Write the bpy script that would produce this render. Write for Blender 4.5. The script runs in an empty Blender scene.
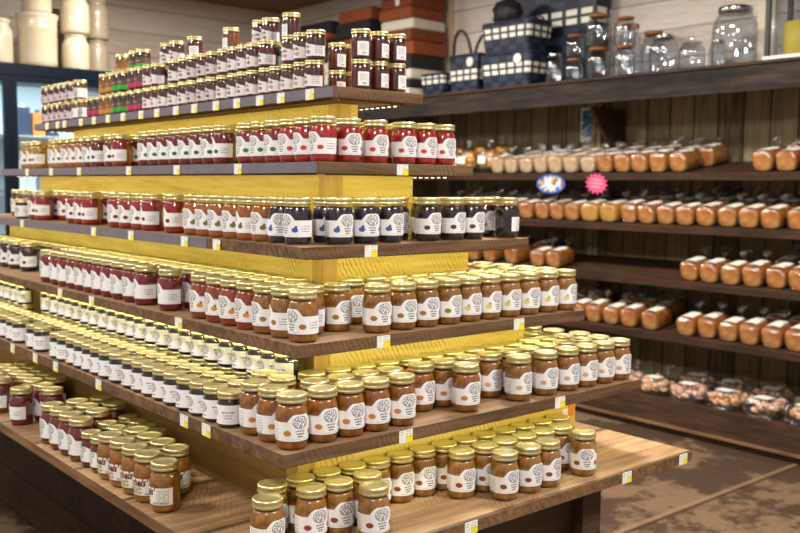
import bpy, bmesh, math, random
from mathutils import Vector, Matrix
random.seed(7)
C = bpy.context.scene.collection
PI = math.pi

# ------------------------------------------------------------------ basics
def s2l(c):
    return c / 12.92 if c <= .04045 else ((c + .055) / 1.055) ** 2.4
def hexc(h):
    h = h.lstrip('#')
    return tuple(s2l(int(h[i:i + 2], 16) / 255) for i in (0, 2, 4)) + (1.0,)

def tag(o, label, cat, group=None):
    o['label'] = label
    o['category'] = cat
    if group: o['group'] = group
    return o
def thing(name, label, cat, loc=(0, 0, 0), rz=0, group=None):
    o = bpy.data.objects.new(name, None); C.objects.link(o)
    o.empty_display_size = .05
    o.location = loc; o.rotation_euler = (0, 0, rz)
    return tag(o, label, cat, group)
def obj(name, me, parent=None, loc=(0, 0, 0), rot=(0, 0, 0)):
    o = bpy.data.objects.new(name, me); C.objects.link(o)
    if parent: o.parent = parent
    o.location = loc; o.rotation_euler = rot
    return o
def struct(name, me, loc=(0, 0, 0), rot=(0, 0, 0)):
    o = obj(name, me, None, loc, rot); o['kind'] = 'structure'
    return o
def mesh(bm, name, mats, smooth=False):
    me = bpy.data.meshes.new(name)
    bmesh.ops.recalc_face_normals(bm, faces=bm.faces)
    bm.to_mesh(me); bm.free()
    if not isinstance(mats, (list, tuple)): mats = [mats]
    for m in mats: me.materials.append(m)
    if smooth:
        for p in me.polygons: p.use_smooth = True
    return me
def dup(root, loc, rz, label, group=None):
    r = root.copy(); C.objects.link(r)
    r.location = loc; r.rotation_euler = (0, 0, rz)
    r['label'] = label
    if group: r['group'] = group
    for ch in list(root.children):
        c = ch.copy(); C.objects.link(c); c.parent = r
        for g in list(ch.children):
            d = g.copy(); C.objects.link(d); d.parent = c
    return r

def add_box(bm, x0, x1, y0, y1, z0, z1, mi=0, top=None):
    v = [bm.verts.new(p) for p in ((x0, y0, z0), (x1, y0, z0), (x1, y1, z0), (x0, y1, z0), (x0, y0, z1), (x1, y0, z1), (x1, y1, z1), (x0, y1, z1))]
    for k, f in enumerate(((0, 3, 2, 1), (4, 5, 6, 7), (0, 1, 5, 4), (1, 2, 6, 5), (2, 3, 7, 6), (3, 0, 4, 7))):
        fc = bm.faces.new([v[i] for i in f]); fc.material_index = mi if (top is None or k != 1) else top
    return bm
def box(x0, x1, y0, y1, z0, z1, bev=0, top=None):
    bm = add_box(bmesh.new(), x0, x1, y0, y1, z0, z1, 0, top)
    if bev:
        bmesh.ops.bevel(bm, geom=bm.edges[:], offset=bev, segments=2, affect='EDGES', profile=.6)
    return bm
def add_lathe(bm, prof, n=24, cap0=True, cap1=True, mi=0, cx=0, cy=0):
    rings = []
    for r, z in prof:
        rings.append([bm.verts.new((cx + r * math.cos(2 * PI * i / n), cy + r * math.sin(2 * PI * i / n), z)) for i in range(n)])
    for a, b in zip(rings, rings[1:]):
        for i in range(n):
            f = bm.faces.new((a[i], a[(i + 1) % n], b[(i + 1) % n], b[i])); f.material_index = mi
    if cap0: bm.faces.new(rings[0][::-1]).material_index = mi
    if cap1: bm.faces.new(rings[-1]).material_index = mi
    return bm
def lathe(prof, n=24, cap0=True, cap1=True):
    return add_lathe(bmesh.new(), prof, n, cap0, cap1)
def add_tube(bm, pts, r, n=8, closed=False, mi=0):
    pts = [Vector(p) for p in pts]; rings = []; N = len(pts)
    for i, p in enumerate(pts):
        t = (pts[(i + 1) % N] - pts[i - 1]) if closed else (pts[min(i + 1, N - 1)] - pts[max(i - 1, 0)])
        t.normalize()
        a = Vector((0, 0, 1)) if abs(t.z) < .9 else Vector((1, 0, 0))
        u = t.cross(a).normalized(); w = t.cross(u)
        rings.append([bm.verts.new(p + u * r * math.cos(2 * PI * k / n) + w * r * math.sin(2 * PI * k / n)) for k in range(n)])
    for i in range(N if closed else N - 1):
        a, b = rings[i], rings[(i + 1) % N]
        for k in range(n):
            bm.faces.new((a[k], a[(k + 1) % n], b[(k + 1) % n], b[k])).material_index = mi
    if not closed:
        bm.faces.new(rings[0]); bm.faces.new(rings[-1][::-1])
    return bm

# ------------------------------------------------------------------ materials
class NB:
    def __init__(s, name):
        s.m = bpy.data.materials.new(name); s.m.use_nodes = True
        s.t = s.m.node_tree; s.t.nodes.clear()
        s.out = s.t.nodes.new('ShaderNodeOutputMaterial')
    def n(s, typ, **kw):
        x = s.t.nodes.new(typ)
        for k, v in kw.items(): setattr(x, k, v)
        return x
    def put(s, sock, v):
        if isinstance(v, bpy.types.NodeSocket): s.t.links.new(v, sock)
        elif v is not None: sock.default_value = v
    def math(s, op, a, b=None, c=None):
        x = s.n('ShaderNodeMath', operation=op)
        s.put(x.inputs[0], a); s.put(x.inputs[1], b)
        if c is not None: s.put(x.inputs[2], c)
        return x.outputs[0]
    def mix(s, f, a, b):
        x = s.n('ShaderNodeMix', data_type='RGBA')
        s.put(x.inputs[0], f); s.put(x.inputs[6], a); s.put(x.inputs[7], b)
        return x.outputs[2]
    def coord(s, kind='Object'):
        return s.n('ShaderNodeTexCoord').outputs[kind]
    def mapping(s, v, scale=(1, 1, 1), loc=(0, 0, 0), rot=(0, 0, 0)):
        x = s.n('ShaderNodeMapping'); s.put(x.inputs[0], v)
        x.inputs['Scale'].default_value = scale; x.inputs['Location'].default_value = loc; x.inputs['Rotation'].default_value = rot
        return x.outputs[0]
    def noise(s, v, scale, detail=3, rough=.55):
        x = s.n('ShaderNodeTexNoise'); s.put(x.inputs['Vector'], v)
        x.inputs['Scale'].default_value = scale; x.inputs['Detail'].default_value = detail; x.inputs['Roughness'].default_value = rough
        return x.outputs['Fac']
    def ramp(s, f, stops):
        x = s.n('ShaderNodeValToRGB'); s.put(x.inputs[0], f)
        e = x.color_ramp.elements
        while len(e) < len(stops): e.new(.5)
        for k, (p, c) in enumerate(stops): e[k].position = p; e[k].color = c
        return x.outputs[0]
    def step(s, v, lo, hi):
        x = s.n('ShaderNodeMapRange'); s.put(x.inputs[0], v)
        x.inputs[1].default_value = lo; x.inputs[2].default_value = hi
        return x.outputs[0]
    def bump(s, h, strength=.3, dist=.01):
        x = s.n('ShaderNodeBump'); x.inputs['Strength'].default_value = strength; x.inputs['Distance'].default_value = dist
        s.put(x.inputs['Height'], h)
        return x.outputs[0]
    def bsdf(s, color, rough=.5, metal=0, normal=None, coat=0, spec=.5, trans=0, emis=None, estr=0):
        b = s.n('ShaderNodeBsdfPrincipled')
        s.put(b.inputs['Base Color'], color); s.put(b.inputs['Roughness'], rough); s.put(b.inputs['Metallic'], metal)
        b.inputs['Coat Weight'].default_value = coat; b.inputs['Coat Roughness'].default_value = .05
        b.inputs['Specular IOR Level'].default_value = spec
        if normal is not None: s.put(b.inputs['Normal'], normal)
        if emis is not None:
            s.put(b.inputs['Emission Color'], emis); b.inputs['Emission Strength'].default_value = estr
        s.t.links.new(b.outputs[0], s.out.inputs[0])
        return s.m

def plain(name, h, rough=.5, metal=0, coat=0, var=0, vscale=40, spec=.5):
    b = NB(name); c = hexc(h)
    if var:
        f = b.noise(b.coord(), vscale)
        lo = tuple(x * (1 - var) for x in c[:3]) + (1,); hi = tuple(min(1, x * (1 + var)) for x in c[:3]) + (1,)
        c = b.mix(b.step(f, .3, .7), lo, hi)
    return b.bsdf(c, rough, metal, coat=coat, spec=spec)

def wood(name, dark, mid, light, along='X', plank=0, cross='Y', saw=0, rough=.65, grain=1.0, world=False, gapdark=.25, sawang=.5):
    """Rough boards: grain along an axis, optional planks across it, and slanted circular-saw marks."""
    b = NB(name)
    v = b.coord('Object')
    if world: v = b.n('ShaderNodeNewGeometry').outputs['Position']
    sc = {'X': (1.2, 14, 14), 'Y': (14, 1.2, 14), 'Z': (14, 14, 1.2)}[along]
    sep = b.n('ShaderNodeSeparateXYZ'); b.put(sep.inputs[0], v)
    ax = {'X': sep.outputs[0], 'Y': sep.outputs[1], 'Z': sep.outputs[2]}
    vec = v; pid = None
    if plank:
        q = b.math('DIVIDE', ax[cross], plank)
        pid = b.math('FLOOR', q); fr = b.math('SUBTRACT', q, pid)
        wn = b.n('ShaderNodeTexWhiteNoise', noise_dimensions='1D'); b.put(wn.inputs['W'], pid)
        off = b.n('ShaderNodeVectorMath', operation='ADD'); b.put(off.inputs[0], v)
        sca = b.n('ShaderNodeVectorMath', operation='SCALE'); b.put(sca.inputs[0], wn.outputs['Color']); sca.inputs['Scale'].default_value = 7
        b.put(off.inputs[1], sca.outputs[0]); vec = off.outputs[0]
    g = b.noise(b.mapping(vec, tuple(x * grain for x in sc)), 3.0, 6, .65)
    big = b.noise(b.mapping(vec, tuple(max(.6, x * .12) for x in sc)), 2.2, 3)
    f = b.math('ADD', b.math('MULTIPLY', g, .8), b.math('MULTIPLY', big, .35))
    if plank:
        f = b.math('ADD', f, b.math('MULTIPLY', b.math('SUBTRACT', wn.outputs['Value'], .5), .22))
    h = g
    if saw:
        w = b.n('ShaderNodeTexWave', wave_type='BANDS', bands_direction={'X': 'X', 'Y': 'Y', 'Z': 'Z'}[along])
        rot = {'X': (0, sawang, sawang), 'Y': (sawang, 0, -sawang), 'Z': (sawang, sawang, 0)}[along]
        b.put(w.inputs['Vector'], b.mapping(vec, (1, 1, 1), rot=rot)); w.inputs['Scale'].default_value = 26
        w.inputs['Distortion'].default_value = 5; w.inputs['Detail'].default_value = 2; w.inputs['Detail Scale'].default_value = 1.2
        patch = b.step(b.noise(b.mapping(vec, (1, 1, 1)), 6.5, 3), .44, .66)
        sm = b.math('MULTIPLY', b.math('MULTIPLY', b.math('SUBTRACT', .25, b.math('POWER', w.outputs['Fac'], 3.0)), patch), saw)
        f = b.math('ADD', f, sm); h = b.math('ADD', g, sm)
    col = b.ramp(f, [(.28, hexc(dark)), (.52, hexc(mid)), (.8, hexc(light))])
    if plank:
        gap = b.math('MAXIMUM', b.math('LESS_THAN', fr, .035), b.math('GREATER_THAN', fr, .975))
        dk = b.mix(1.0, col, col)
        hs = b.n('ShaderNodeHueSaturation'); b.put(hs.inputs['Color'], col); hs.inputs['Value'].default_value = gapdark
        col = b.mix(gap, col, hs.outputs[0])
        h = b.math('SUBTRACT', h, gap)
    return b.bsdf(col, rough, normal=b.bump(h, .35, .004), spec=.3)

M = {}
M['shelf_edge'] = wood('dark_rough_wood', '#33221a', '#5c422e', '#86684a', 'X', saw=.2, rough=.7)
M['shelf_top'] = wood('worn_shelf_top', '#523c2a', '#7a5d42', '#a08060', 'X', rough=.6)
M['riser'] = wood('led_tinted_pine', '#a08236', '#dabb5a', '#f0da86', 'X', saw=.34, rough=.6)  # yellow LED glow is put into the wood colour
M['riser_unlit'] = wood('unlit_pine_side', '#5e4726', '#8a6a3c', '#ab8a55', 'Y', saw=.3, rough=.65)  # same pine as the other risers, painted darker where no LED light falls
M['riser_y'] = wood('led_tinted_pine_side', '#a08236', '#dabb5a', '#f0da86', 'Y', saw=.34, rough=.6)  # left-face boards, LED yellow painted in as on the front
M['post'] = wood('pale_post', '#8f6c34', '#c09a50', '#dcba72', 'Z', rough=.6)
M['table_top'] = wood('sawn_table_boards', '#5f4730', '#89694a', '#b4966e', 'X', plank=.33, cross='Y', saw=.2, rough=.5, gapdark=.35)
M['table_edge'] = wood('table_edge_wood', '#3a281b', '#684a31', '#94724c', 'Y', saw=.15, rough=.6)
M['base'] = wood('dark_base_boards', '#241911', '#3e2b1d', '#573f2a', 'X', plank=.2, cross='Z', rough=.7)
M['unit_shelf'] = wood('dark_brown_shelf', '#1c120c', '#352318', '#543b29', 'Y', saw=.25, rough=.6)
M['unit_beam'] = wood('grey_brown_beam', '#0e0d0e', '#201d1d', '#4c3d31', 'Y', saw=.42, rough=.8)
M['planks'] = wood('back_planks', '#3c3428', '#76694f', '#a39473', 'Z', plank=.19, cross='Y', saw=.28, rough=.75, gapdark=.15)
M['shiplap'] = wood('white_shiplap', '#b9aba0', '#d8ccc2', '#ece4db', 'Y', plank=.21, cross='Z', rough=.6, gapdark=.55)
M['shiplap_back'] = wood('white_shiplap_back', '#c9b7a4', '#e2d2c0', '#f0e6d8', 'X', plank=.24, cross='Z', rough=.6, gapdark=.6)
M['ceiling'] = wood('brown_ceiling', '#5b3f28', '#7f5a3a', '#a0764e', 'X', plank=.2, cross='Y', rough=.6)
M['trim'] = wood('tan_trim', '#a38a6c', '#c5ae90', '#dccab0', 'Z', rough=.6)
M['white_trim'] = plain('cream_board', '#e9dcc3', .5, var=.05)
M['channel'] = plain('grey_channel', '#6b6470', .45, var=.12, vscale=25)
M['lid'] = plain('gold_lid', '#e2d59c', .33, metal=.8, var=.06, vscale=300)
M['lid_pale'] = plain('pale_gold_lid', '#d2c69c', .28, metal=.9, var=.06, vscale=300)
M['black'] = plain('black_metal', '#15161a', .4)
M['chrome'] = plain('chrome', '#c9ccd2', .18, metal=1)
M['cork'] = plain('cork_wood', '#a2673a', .7, var=.2)
M['white'] = plain('white_card', '#efeeea', .55)
M['fridge_frame'] = plain('navy_cooler_frame', '#07111f', .35, spec=.15)
M['fridge_in'] = plain('white_cooler_liner', '#e6f0f6', .4)
M['stone'] = plain('cream_stoneware', '#c2b49a', .3, coat=.5, var=.06, vscale=8)
M['stone_dark'] = plain('tan_stoneware', '#9c8f78', .35, coat=.5, var=.08, vscale=8)

def floor_mat():
    b = NB('stained_concrete'); v = b.n('ShaderNodeNewGeometry').outputs['Position']
    n1 = b.noise(v, 1.1, 6, .62); n2 = b.noise(v, 7, 8, .75); n3 = b.noise(v, 40, 3)
    f = b.math('ADD', n1, b.math('MULTIPLY', b.math('SUBTRACT', n2, .5), .6))
    col = b.mix(b.step(f, .485, .545), hexc('#48382b'), hexc('#78614a'))
    col = b.mix(b.math('MULTIPLY', b.step(n3, .4, .75), .35), col, hexc('#46352a'))
    sep = b.n('ShaderNodeSeparateXYZ'); b.put(sep.inputs[0], v)
    jx = b.math('LESS_THAN', b.math('ABSOLUTE', b.math('SUBTRACT', sep.outputs[1], .96)), .012)
    jy = b.math('LESS_THAN', b.math('ABSOLUTE', b.math('SUBTRACT', sep.outputs[0], -.55)), .012)
    j = b.math('MAXIMUM', jx, jy)
    jw = b.math('LESS_THAN', b.math('ABSOLUTE', b.math('SUBTRACT', sep.outputs[1], .985)), .018)
    col = b.mix(b.math('MULTIPLY', jw, .6), col, hexc('#8e7256'))
    col = b.mix(b.math('MULTIPLY', j, .8), col, hexc('#3a2a20'))
    return b.bsdf(col, b.mix(n2, (.3, .3, .3, 1), (.6, .6, .6, 1)), normal=b.bump(b.math('SUBTRACT', n3, j), .12, .003), spec=.4)
M['floor'] = floor_mat()

def film(name, tint=(1, 1, 1, 1), rough=.04, boost=1.0, base=0.0, bumpy=0, bscale=30):
    b = NB(name)
    tr = b.n('ShaderNodeBsdfTransparent'); tr.inputs[0].default_value = tint
    gl = b.n('ShaderNodeBsdfGlossy'); gl.inputs['Roughness'].default_value = rough
    fr = b.n('ShaderNodeLayerWeight'); fr.inputs[0].default_value = .5
    if bumpy:
        nz = b.bump(b.noise(b.coord(), bscale, 3), bumpy, .01)
        b.put(gl.inputs['Normal'], nz); b.put(fr.inputs['Normal'], nz)
    fac = b.math('MINIMUM', b.math('ADD', b.math('MULTIPLY', b.math('POWER', fr.outputs['Facing'], 4.0), boost * .7), base + .035), 1.0)
    mx = b.n('ShaderNodeMixShader'); b.put(mx.inputs[0], fac)
    b.t.links.new(tr.outputs[0], mx.inputs[1]); b.t.links.new(gl.outputs[0], mx.inputs[2])
    b.t.links.new(mx.outputs[0], b.out.inputs[0])
    return b.m
M['glass'] = film('jar_glass', (.985, .99, .985, 1), .05, 1.2, .015)
M['glass_big'] = film('clear_glass', (.93, .95, .97, 1), .05, 1.3, .06)
M['door_glass'] = film('cooler_door_glass', (.9, .95, .97, 1), .05, 1.0, .01)
M['bag2'] = film('thin_cookie_bag', (.985, .985, .98, 1), .22, 1.0, .08, 1.0, 30)
M['bag'] = film('clear_plastic_bag', (.985, .985, .98, 1), .2, 1.4, .17, 1.0, 30)

def contents(name, a, bb, scale=60, rough=.3, chunks=0):
    b = NB(name); v = b.coord()
    f = b.step(b.noise(v, scale, 4, .6), .35, .68)
    dk = lambda c: tuple(x * .66 for x in hexc(c)[:3]) + (1,)
    col = b.mix(f, dk(a), dk(bb))
    return b.bsdf(col, rough, coat=.5)

# --- jar label art: u is angle in units of 60 degrees from the label centre, v is height (1 = straight top edge)
def label_mat(name, icon=None, leaf=None, style='house', paper='#efeef0'):
    b = NB(name)
    uv = b.n('ShaderNodeUVMap'); uv.uv_map = 'UVMap'
    sep = b.n('ShaderNodeSeparateXYZ'); b.put(sep.inputs[0], uv.outputs[0])
    u, v = sep.outputs[0], sep.outputs[1]
    def rect(u0, v0, w, h):
        return b.math('MULTIPLY', b.math('LESS_THAN', b.math('ABSOLUTE', b.math('SUBTRACT', u, u0)), w),
                      b.math('LESS_THAN', b.math('ABSOLUTE', b.math('SUBTRACT', v, v0)), h))
    def disc(u0, v0, r, au=.74, av=1.0):
        du = b.math('MULTIPLY', b.math('SUBTRACT', u, u0), au); dv = b.math('MULTIPLY', b.math('SUBTRACT', v, v0), av)
        return b.math('LESS_THAN', b.math('ADD', b.math('MULTIPLY', du, du), b.math('MULTIPLY', dv, dv)), r * r)
    def scratch(scale, thr, sx=1, sy=1):
        return b.math('GREATER_THAN', b.noise(b.mapping(uv.outputs[0], (sx, sy, 1)), scale, 2), thr)
    col = hexc(paper)
    def over(mask, c, k=1.0):
        nonlocal col
        col = b.mix(b.math('MULTIPLY', mask, k), col, hexc(c))
    ink = '#38363c'
    def textrow(u0, v0, w, h, c=ink, k=.85, sc=16, thr=.42):
        over(b.math('MULTIPLY', rect(u0, v0, w, h), scratch(sc, thr, 1, .15)), c, k)
    if style == 'house':
        over(b.math('MULTIPLY', disc(0, .97, .33), scratch(9, .48)), '#4c4950', .75)
        ring = b.math('SUBTRACT', disc(0, .97, .36), disc(0, .97, .31)); over(ring, '#77747a', .6)
        for v0, w in ((.52, .30), (.37, .24), (.23, .2)): textrow(0, v0, w, .042)
        textrow(0, .09, .5, .02, '#8d8a90', .6)
        over(b.math('MAXIMUM', disc(-.78, .42, .17, .74, 1.15), disc(.78, .42, .17, .74, 1.15)), icon or paper)
        if leaf: over(b.math('MAXIMUM', disc(-.70, .60, .085, .9), disc(.86, .60, .085, .9)), leaf)
        box_ = b.math('SUBTRACT', rect(-1.62, .5, .24, .36), rect(-1.62, .5, .21, .33)); over(box_, '#76747a', .8)
        for k in range(4): textrow(-1.62, .28 + .14 * k, .17, .025, '#55535a', .7)
        over(b.math('MULTIPLY', rect(-1.62, .06, .2, .055), b.math('GREATER_THAN', b.math('FRACT', b.math('MULTIPLY', u, 17)), .5)), '#2b2a30', .9)
        for k in range(3): textrow(1.55, .34 + .15 * k, .34, .03, '#77757c', .7)
    elif style == 'script':      # slanted label with a black script mark and a small motif
        wob = b.math('MULTIPLY', b.math('SUBTRACT', b.noise(uv.outputs[0], 3.4, 2), .5), .8)
        line = b.math('LESS_THAN', b.math('ABSOLUTE', b.math('SUBTRACT', b.math('ADD', v, wob), .66)), .07)
        over(b.math('MULTIPLY', b.math('MULTIPLY', line, rect(-.15, .66, .62, .26)), 1), '#1d1a20', .95)
        over(b.math('MULTIPLY', rect(-.2, .68, .5, .2), scratch(7, .56, 1.6, 1)), '#1d1a20', .9)
        textrow(0, .38, .42, .035); textrow(0, .27, .3, .03)
        if icon: over(disc(.25, .3, .17, .74, 1.1), icon, .85)
        for k in range(5): textrow(1.35, .2 + .13 * k, .4, .03, '#5a6d95', .75)
    elif style == 'apple':       # rectangular cream label; the script name itself is separate lettering
        over(disc(-.75, .22, .16), '#8d2a22'); over(b.math('MULTIPLY', rect(1.35, .5, .42, .4), scratch(13, .5, .5, 2)), '#7d8894', .6)
        over(b.math('MULTIPLY', rect(1.2, .1, .55, .07), b.math('GREATER_THAN', b.math('FRACT', b.math('MULTIPLY', u, 13)), .5)), '#26252a', .9)
        textrow(0, .52, .4, .015, '#6b675c', .6)
    elif style == 'small':       # squat jars: logo at left, pale text at right
        over(b.math('MULTIPLY', disc(-.15, .58, .3, .62), scratch(9, .47)), '#6b5560', .75)
        textrow(-.15, .16, .36, .035); textrow(1.2, .62, .45, .04, '#4d5560', .8); textrow(1.2, .46, .35, .03, '#77757c', .7); textrow(1.2, .32, .3, .03, '#77757c', .7)
    elif style == 'back':        # small white panel with printed block and bars
        over(b.math('MULTIPLY', rect(0, .62, .4, .26), scratch(20, .5, .4, 2)), '#8b9099', .6)
        over(b.math('MULTIPLY', rect(.05, .17, .22, .08), b.math('GREATER_THAN', b.math('FRACT', b.math('MULTIPLY', u, 13)), .5)), '#222228', .9)
    elif style == 'pepper':
        over(b.math('MULTIPLY', disc(.0, .5, .3, .7, .6), scratch(4, .45, 2, .6)), icon or '#2f7a45', .9)
    elif style == 'band':        # brown band over a bright lower half
        over(rect(0, .22, 9, .24), icon); textrow(0, .72, .5, .06, '#d8b8b0', .6)
    return b.bsdf(col, .5)

def tag_mat(name, yellow_side=1):
    b = NB(name); g = b.coord('Object')
    sep = b.n('ShaderNodeSeparateXYZ'); b.put(sep.inputs[0], g)
    rows = b.math('GREATER_THAN', b.math('FRACT', b.math('MULTIPLY', sep.outputs[2], 150)), .5)
    words = b.math('GREATER_THAN', b.noise(b.mapping(g, (1, 1, .1)), 260, 1), .5)
    col = b.mix(b.math('MULTIPLY', b.math('MULTIPLY', rows, words), .45), hexc('#f0efe8'), hexc('#6a6a72'))
    return b.bsdf(col, .5)
M['tag'] = tag_mat('printed_tag_paper')
def patch_mat():
    b = NB('yellow_price_patch'); g = b.coord('Object')
    w = b.math('GREATER_THAN', b.noise(b.mapping(g, (1, 1, .5)), 210, 1), .6)
    return b.bsdf(b.mix(b.math('MULTIPLY', w, .5), hexc('#f2e030'), hexc('#7a7020')), .5)
M['patch'] = patch_mat()
def led_mat():
    b = NB('led_dot'); e = b.n('ShaderNodeEmission'); e.inputs[0].default_value = (1, .9, .55, 1); e.inputs[1].default_value = 2.2
    b.t.links.new(e.outputs[0], b.out.inputs[0]); b.m.cycles.emission_sampling = 'NONE'
    return b.m
M['led'] = led_mat()
def glow(name, c, s):
    b = NB(name); e = b.n('ShaderNodeEmission'); e.inputs[0].default_value = c; e.inputs[1].default_value = s
    b.t.links.new(e.outputs[0], b.out.inputs[0]); return b.m

# ------------------------------------------------------------------ jars
def prof_at(prof, z):
    for (r0, z0), (r1, z1) in zip(prof, prof[1:]):
        if z0 <= z <= z1 and z1 > z0: return r0 + (r1 - r0) * (z - z0) / (z1 - z0)
    return prof[-1][0]
SH = {}
SH['pint'] = dict(R=.0376, H=.122, lid=(.0346, .104, .122), fill=.0985, lab=(.021, .064), bump=.0165, span=2.35,
    prof=[(.026, 0), (.0315, .0012), (.0347, .006), (.0357, .012), (.0368, .035), (.0376, .062), (.0375, .076), (.0362, .085), (.0338, .093), (.0320, .098), (.0314, .103), (.0314, .116)])
SH['straight'] = dict(R=.0292, H=.086, lid=(.0290, .0725, .086), fill=.0715, lab=(.010, .050), bump=.013, span=2.2,
    prof=[(.022, 0), (.026, .001), (.0282, .004), (.029, .009), (.0292, .03), (.0292, .060), (.0285, .066), (.0268, .070), (.0266, .082)])
SH['squat'] = dict(R=.0322, H=.0855, lid=(.0310, .0695, .0855), fill=.0675, lab=(.010, .056), bump=.0, span=2.4,
    prof=[(.025, 0), (.0288, .001), (.0313, .004), (.0322, .009), (.0322, .053), (.0312, .060), (.0292, .066), (.0284, .069), (.0284, .082)])
SH['small'] = dict(R=.0305, H=.099, lid=(.0285, .083, .099), fill=.079, lab=(.018, .056), bump=.006, span=2.3,
    prof=[(.022, 0), (.026, .001), (.0285, .005), (.0295, .012), (.0305, .045), (.0302, .058), (.0288, .068), (.0265, .075), (.0258, .080), (.0258, .094)])
for nm, s in SH.items():
    s['shell'] = mesh(lathe(s['prof'], 24, True, False), nm + '_glass', M['glass'], True)
    r, z0, z1 = s['lid']; h = z1 - z0
    s['lidp'] = [(r * .97, z0), (r, z0 + h * .04), (r, z0 + h * .26), (r * .975, z0 + h * .34), (r * .965, z0 + h * .46), (r * .99, z0 + h * .52), (r * .99, z0 + h * .84), (r * .965, z1), (r * .80, z1), (r * .76, z1 - h * .06), (r * .3, z1 - h * .04)]
    for key in ('lid', 'lid_pale'):
        s['m_' + key] = mesh(lathe(s['lidp'], 24), nm + '_' + key, M[key], True)
def contents_mesh(s, mat):
    p = [(max(.002, r - .0012), max(.0014, z)) for r, z in s['prof'] if z < s['fill'] - .001]
    p.append((prof_at(s['prof'], s['fill']) - .0012, s['fill']))
    return mesh(lathe(p, 20), 'jar_contents', mat, True)
def label_mesh(s, mat, style):
    z0, z1 = s['lab']; n = 40; sp = s['span']
    if style == 'back': sp = .62; n = 10
    if style == 'apple': sp = 2.1
    if style in ('band',): sp = PI
    bm = bmesh.new(); uvl = bm.loops.layers.uv.new('UVMap'); cols = []
    for i in range(n + 1):
        th = -sp + 2 * sp * i / n; uu = th / (PI / 3)
        top = z1
        if style == 'house':
            t = abs(uu)
            top = z1 + s['bump'] * (1 if t < .33 else max(0, math.cos((t - .33) / .45 * PI / 2)) if t < .78 else 0)
        elif style == 'script':
            top = z1 + s['bump'] * max(-1, min(1, -.9 * (uu + .1))) * (1 if uu < .6 else .75)
        elif style == 'small':
            top = z1 + s['bump'] * math.exp(-(uu / .6) ** 2)
        col = []
        for k in range(4):
            z = z0 + (top - z0) * k / 3
            r = prof_at(s['prof'], z) + .0006
            # label centre faces local -Y; positive u runs to the viewer's right
            col.append((bm.verts.new((r * math.sin(th), -r * math.cos(th), z)), uu, (z - z0) / (z1 - z0)))
        cols.append(col)
    for a, b in zip(cols, cols[1:]):
        for k in range(3):
            q = (a[k], b[k], b[k + 1], a[k + 1]); f = bm.faces.new([x[0] for x in q])
            for l, x in zip(f.loops, q): l[uvl].uv = (x[1], x[2])
    return mesh(bm, 'jar_label', mat, True)
def text_wrap(body, size, z, R, mat, shear=.25, bold=.0, squeeze=1.0):
    cu = bpy.data.curves.new('lettering', 'FONT'); cu.body = body; cu.size = size; cu.shear = shear; cu.offset = bold
    cu.align_x = 'CENTER'; cu.resolution_u = 2
    o = bpy.data.objects.new('lettering', cu); C.objects.link(o)
    dg = bpy.context.evaluated_depsgraph_get(); dg.update()
    me = bpy.data.meshes.new_from_object(o.evaluated_get(dg))
    bpy.data.objects.remove(o); bpy.data.curves.remove(cu)
    bm = bmesh.new(); bm.from_mesh(me)
    bmesh.ops.subdivide_edges(bm, edges=[e for e in bm.edges if e.calc_length() > .003], cuts=2)
    for v in bm.verts:
        th = v.co.x * squeeze / R; zz = z + v.co.y
        v.co = Vector(((R + .0006) * math.sin(th), -(R + .0006) * math.cos(th), zz))
    bpy.data.meshes.remove(me)
    return mesh(bm, 'label_lettering', mat)

KIND = {}
def jar_kind(key, name, look, shape, ca, cb, style='house', icon=None, leaf=None, lid='lid', paper='#efeef0', scale=60):
    s = SH[shape]
    KIND[key] = dict(name=name, look=look, shape=shape, lid=lid, style=style,
        cm=contents_mesh(s, contents('fill_' + key, ca, cb, scale)),
        lm=label_mesh(s, label_mat('label_' + key, icon, leaf, style, paper), style) if style else None, proto=None)
J = jar_kind
J('straw', 'strawberry_jam_jar', 'bright red strawberry jam', 'pint', '#960c0c', '#d8221c', icon='#c8342a')
J('red', 'cherry_jam_jar', 'clear red cherry jam', 'pint', '#860c0c', '#c42014', icon='#7a1a1e')
J('redgreen', 'pepper_jelly_jar', 'green-sprig red jelly', 'pint', '#7a140a', '#b83016', icon='#1f7a4c')
J('rasp', 'raspberry_jam_jar', 'dark red raspberry jam', 'pint', '#520608', '#961416', icon='#1c5a3a')
J('brownred', 'plum_jam_jar', 'brownish red plum jam', 'pint', '#5a120c', '#962a16', icon='#241f24')
J('gold', 'honey_jelly_jar', 'golden yellow jelly', 'pint', '#a8760e', '#dba81e', icon='#5b4a20')
J('amber', 'marmalade_jar', 'orange amber marmalade', 'pint', '#9c4a0c', '#c9701a', icon='#7d6a26')
J('peach', 'peach_jam_jar', 'orange peach jam', 'pint', '#9a4a10', '#d07420', icon='#6f6b24', leaf='#3f5f2a')
J('blue', 'blueberry_jam_jar', 'blackish blueberry jam', 'pint', '#150d18', '#37223a', icon='#3a62a8', leaf='#2c4b80')
J('black', 'blackberry_jam_jar', 'blackish blackberry jam', 'pint', '#170a10', '#3a1a24', icon='#463b3c')
J('grape', 'grape_jelly_jar', 'dark purple grape jelly', 'pint', '#1d0a18', '#45152c', icon='#3c2a44')
J('currant', 'currant_jelly_jar', 'deep red currant jelly', 'pint', '#600408', '#a81014', icon=None)
J('carrot', 'carrot_relish_jar', 'orange red carrot relish', 'pint', '#8a2c10', '#c4562a', icon='#e08a2c', leaf='#2f8a3c', scale=110)
J('apple', 'apple_butter_jar', 'brown apple butter', 'pint', '#84501c', '#c68436', icon='#9a7426')
J('pear', 'pear_butter_jar', 'tan pear butter', 'pint', '#945e28', '#c88c44', icon='#d9d169', leaf='#9aa64a')
J('peachb', 'peach_butter_jar', 'dark orange peach butter', 'pint', '#86490f', '#c67a26', icon='#c78232')
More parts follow.
